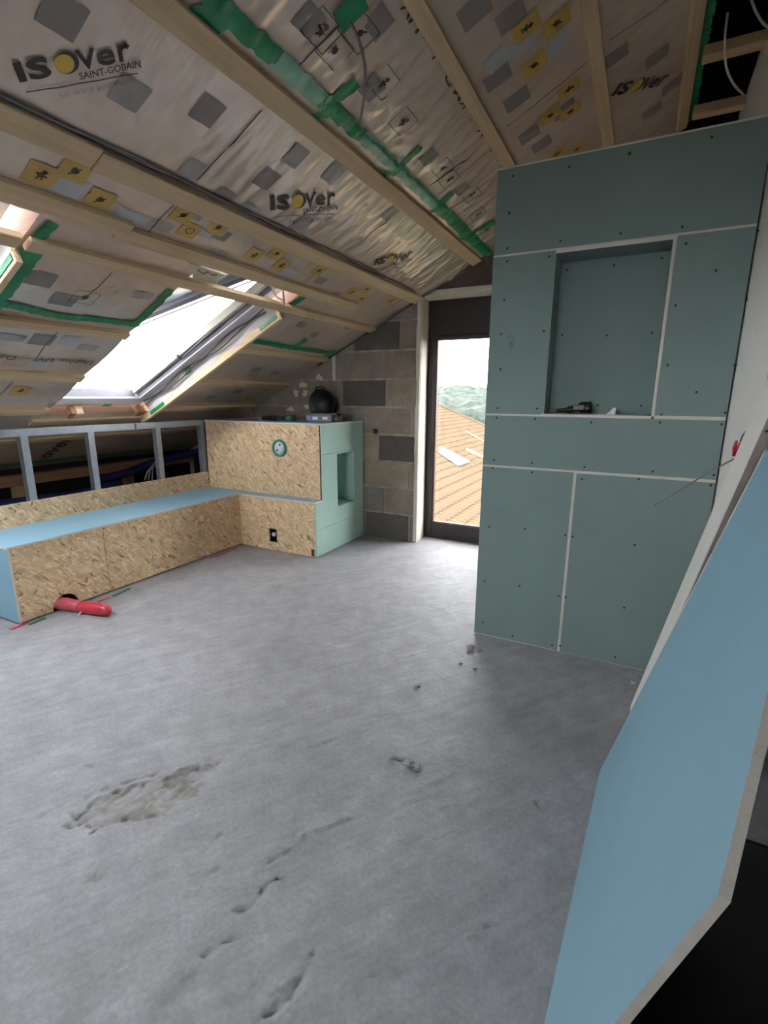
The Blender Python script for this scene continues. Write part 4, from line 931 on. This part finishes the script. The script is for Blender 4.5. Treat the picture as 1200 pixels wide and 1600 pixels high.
prism('paper_scrap', [(-0.20, Y0+0.02, zb+0.0004), (-0.165, Y0+0.015, zb+0.0004), (-0.16, Y0+0.045, zb+0.0004), (-0.195, Y0+0.045, zb+0.0004)], (0, 0, 0.003), PAPER, None, label='flat cream scrap on niche sill beside white bracket', cat='scrap')

# ================================================================== things on the floor
rh = thing('red_wrapped_pipe', 'red film wrapped pipe end poking out of the arched bench hole', 'pipe')
a0 = np.array([-3.42, 1.715, 0.046]); tip = np.array([-2.925, 1.82, 0.034]); mid = PZ(126, 958, 0.03)
dirv = tip-a0; dirv[2] = 0
pp = [a0+dirv*t+np.array([0, 0, z]) for t, z in ((0, 0), (0.2, 0.0), (0.42, -0.004), (0.52, -0.012), (0.6, -0.006), (0.8, -0.004), (0.93, -0.006), (0.985, -0.016), (1.0, -0.02))]
tube('pipe_film', smooth_path(pp[:4], 3), [0.042, 0.042, 0.043, 0.043, 0.042, 0.042, 0.041, 0.04, 0.037, 0.032], PINKF, rh, 14)
tube('pipe_cap', smooth_path(pp[3:], 3), [0.032, 0.036, 0.039, 0.041, 0.041, 0.041, 0.040, 0.040, 0.039, 0.038, 0.036, 0.030, 0.024, 0.018, 0.010, 0.004][:len(smooth_path(pp[3:], 3))], REDF, rh, 9)
c = np.array(pp[3]); tube('tie', [c+np.array([0.02, -0.01, 0.034]), c+np.array([0.038, 0.0, 0.005]), c+np.array([0.06, -0.05, -0.025])], 0.004, PAPER, rh, 6)
SH = plain('green_shim_plastic', (0.25, 0.42, 0.33), 0.5)
for px, w_, mt, lab in (((20, 984, 45, 972), 0.03, PINKF, 'red wooden-board shim at the near bench corner'), ((48, 976, 72, 966), 0.02, SH, 'green shim wedge between bench corner and arched hole'),
                       ((146, 944, 172, 934), 0.02, PINKF, 'red shim wedge under the bench right of the hole'), ((178, 932, 204, 920), 0.02, SH, 'green shim wedge under the middle of bench front'), ((330, 872, 372, 856), 0.018, PINKF, 'dull red shim strip by the inner bench corner')):
    a = PZ(px[0], px[1], 0.003); b = PZ(px[2], px[3], 0.003); d = b-a; n_ = np.array([-d[1], d[0], 0]); n_ /= np.linalg.norm(n_)
    if n_[0] > 0: n_ = -n_
    prism('shim', [a+(0, 0, -0.0025), b+(0, 0, -0.0025), b+n_*w_+(0, 0, -0.0025), a+n_*w_+(0, 0, -0.0025)], (0, 0, 0.008), mt, None, label=lab, cat='shim')
CR = plain('mortar_crumb_grey', (0.58, 0.57, 0.56), 0.95, bump=0.4)
for k, (px, py, s) in enumerate(((735, 1014, .022), (748, 1017, .014), (640, 1196, .020), (652, 1203, .016), (612, 1186, .014), (652, 1074, .012), (1000, 1060, .012), (990, 1068, .012), (983, 1053, .010), (720, 1037, .010), (742, 1046, .010))):
    p = PZ(px, py, 0); bm = bmesh.new(); bmesh.ops.create_icosphere(bm, subdivisions=2, radius=s)
    for v in bm.verts: v.co *= 1+0.5*noise.noise(v.co*90+Vector((k, 0, 0))); v.co.z *= 0.6
    zm = min(v.co.z for v in bm.verts)
    for v in bm.verts: v.co += Vector((p[0], p[1], -zm-0.001))
    me = bpy.data.meshes.new('mortar_crumb'); bm.to_mesh(me); bm.free(); me.materials.append(CR)
    link(bpy.data.objects.new('mortar_crumb', me), None, 'small grey mortar crumb lying on the concrete floor', 'crumb', 'mortar crumbs on the floor')

# ================================================================== OUTSIDE
nr = thing('neighbour_roof', 'pale red tiled roof of the neighbouring house seen through the door', 'roof')
# roof plane: tile rows run along y, the slope rises to the left, verge at the far end
pit = math.atan(0.4); rx = np.array([0, 1.0, 0]); up = np.array([-math.cos(pit), 0, math.sin(pit)]); rn = np.cross(up, rx)
rn = rn if rn[2] > 0 else -rn
RO = np.array([-3.2, 9.5, 0.9-0.4*(-3.2+10.8)])
def RP(a, b, c=0.0): return RO+rx*a+up*b+rn*c
LY, LB = 18.5, 8.9
prism('roof_deck', [RP(0, -2), RP(LY, -2), RP(LY, LB), RP(0, LB)], -rn*0.15, TILE, nr)
tv = []; tf = []; nx_ = 6; TWD, TLN = 0.30, 0.36
for k in range(2):
    for i in range(nx_+1):
        s_ = i/nx_; tv.append((TWD*s_, -0.02 if k == 0 else TLN+0.01, 0.03*math.sin(2*math.pi*s_)+0.035+(0.03 if k == 0 else 0.0)))
for i in range(nx_): tf.append((i, i+1, nx_+2+i, nx_+1+i))
for i in range(nx_+1): tv.append((TWD*i/nx_, -0.02, 0.0))
for i in range(nx_): tf.append((i, 2*(nx_+1)+i, 2*(nx_+1)+i+1, i+1))
TM = bpy.data.meshes.new('roof_tile'); TM.from_pydata(tv, [], tf); TM.materials.append(TILE)
mt_ = Matrix(((rx[0], up[0], rn[0]), (rx[1], up[1], rn[1]), (rx[2], up[2], rn[2]))).to_4x4()
spots = []
for i in range(int(LY/TWD)):
    for j in range(-5, int(LB/TLN)):
        p = RP(TWD*i, TLN*j)
        if -0.50*p[1]-0.4 < p[0] < -0.24*p[1]: spots.append((np.linalg.norm(p-CAM), i, j))
spots.sort()
for d_, i, j in spots[:290]:
    o = bpy.data.objects.new('roof_tile', TM); mw = mt_.copy(); mw.translation = Vector(RP(TWD*i, TLN*j)); o.matrix_world = mw; link(o, nr)
far_t = Acc()
for d_, i, j in spots[290:]: far_t.add(([RP(TWD*i+a, TLN*j+b, c) for a, b, c in tv], tf))
far_t.obj('distant_roof_tiles', TILE, nr, smooth=False, kind='stuff')
tube('verge_cap', [RP(LY, -2, 0.03), RP(LY, LB, 0.03)], 0.11, TILE, nr, 10)
def on_nr(px, py, c=0.10): return hit(px, py, rn, RP(0, 0, c))
prism('roof_hatch', [on_nr(688, 699), on_nr(733, 722), on_nr(716, 728), on_nr(684, 706)], rn*0.05, TILEW, nr)
tube('roof_rail', [on_nr(727, 674), on_nr(764, 694)], 0.05, RAFTY, nr, 6); tube('roof_rail', [on_nr(728, 703), on_nr(770, 722)], 0.10, RAFTY, nr, 6)
# landscape
mesh('ground', [(-400, -400, -7), (400, -400, -7), (400, 900, -7), (-400, 900, -7)], [(0, 1, 2, 3)], FIELD, None, kind='structure', label='pale fields outside below the house')
def hill(name, y0, yr, h, seed, mat, lab, rough):
    V = []; F = []; nx, ny = 300, 12
    for i in range(nx+1):
        x = -yr*1.6+yr*2.2*i/nx
        for j in range(ny+1):
            t = j/ny; y = y0+(yr-y0)*t
            z = -7+(h+7)*(t**0.8)*(0.72+0.35*noise.noise((x/yr*4, seed, 0)))+rough*(noise.noise((x/yr*45, y/yr*20, seed))+0.6*noise.noise((x/yr*130, y/yr*50, seed)))*(1 if j else 0)
            V.append((x, y, z))
    for i in range(nx):
        for j in range(ny): a = i*(ny+1)+j; F.append((a, a+ny+1, a+ny+2, a+1))
    return mesh(name, V, F, mat, None, smooth=False, kind='structure', label=lab)
hill('hill', 60, 170, 5.0, 1.3, FOREST, 'wooded hillside beyond the tiled roof', 2.5); hill('hill', 240, 480, 15.0, 6.1, FOREST, 'far hazy ridge on the horizon', 4.0)
tr = thing('garden_tree', 'grey-green leafy tree behind the neighbouring roof', 'tree')
tc_ = np.array([-10.2, 36.0, -0.6])
bm = bmesh.new()
for k in range(9):
    mtx = Matrix.Translation(Vector(tc_+np.array([random.uniform(-1.3, 1.3), random.uniform(-1, 1), random.uniform(-0.6, 0.7)])))
    bmesh.ops.create_icosphere(bm, subdivisions=3, radius=random.uniform(0.6, 1.0), matrix=mtx)
for v in bm.verts: v.co += v.normal*0.18*noise.noise(v.co*4)
me = bpy.data.meshes.new('crown'); bm.to_mesh(me); bm.free(); me.materials.append(FOREST); link(bpy.data.objects.new('crown', me), tr)
tube('trunk', [(-10.2, 36, -7), (-10.2, 36, -0.8)], [0.25, 0.15], POSTW, tr, 8)
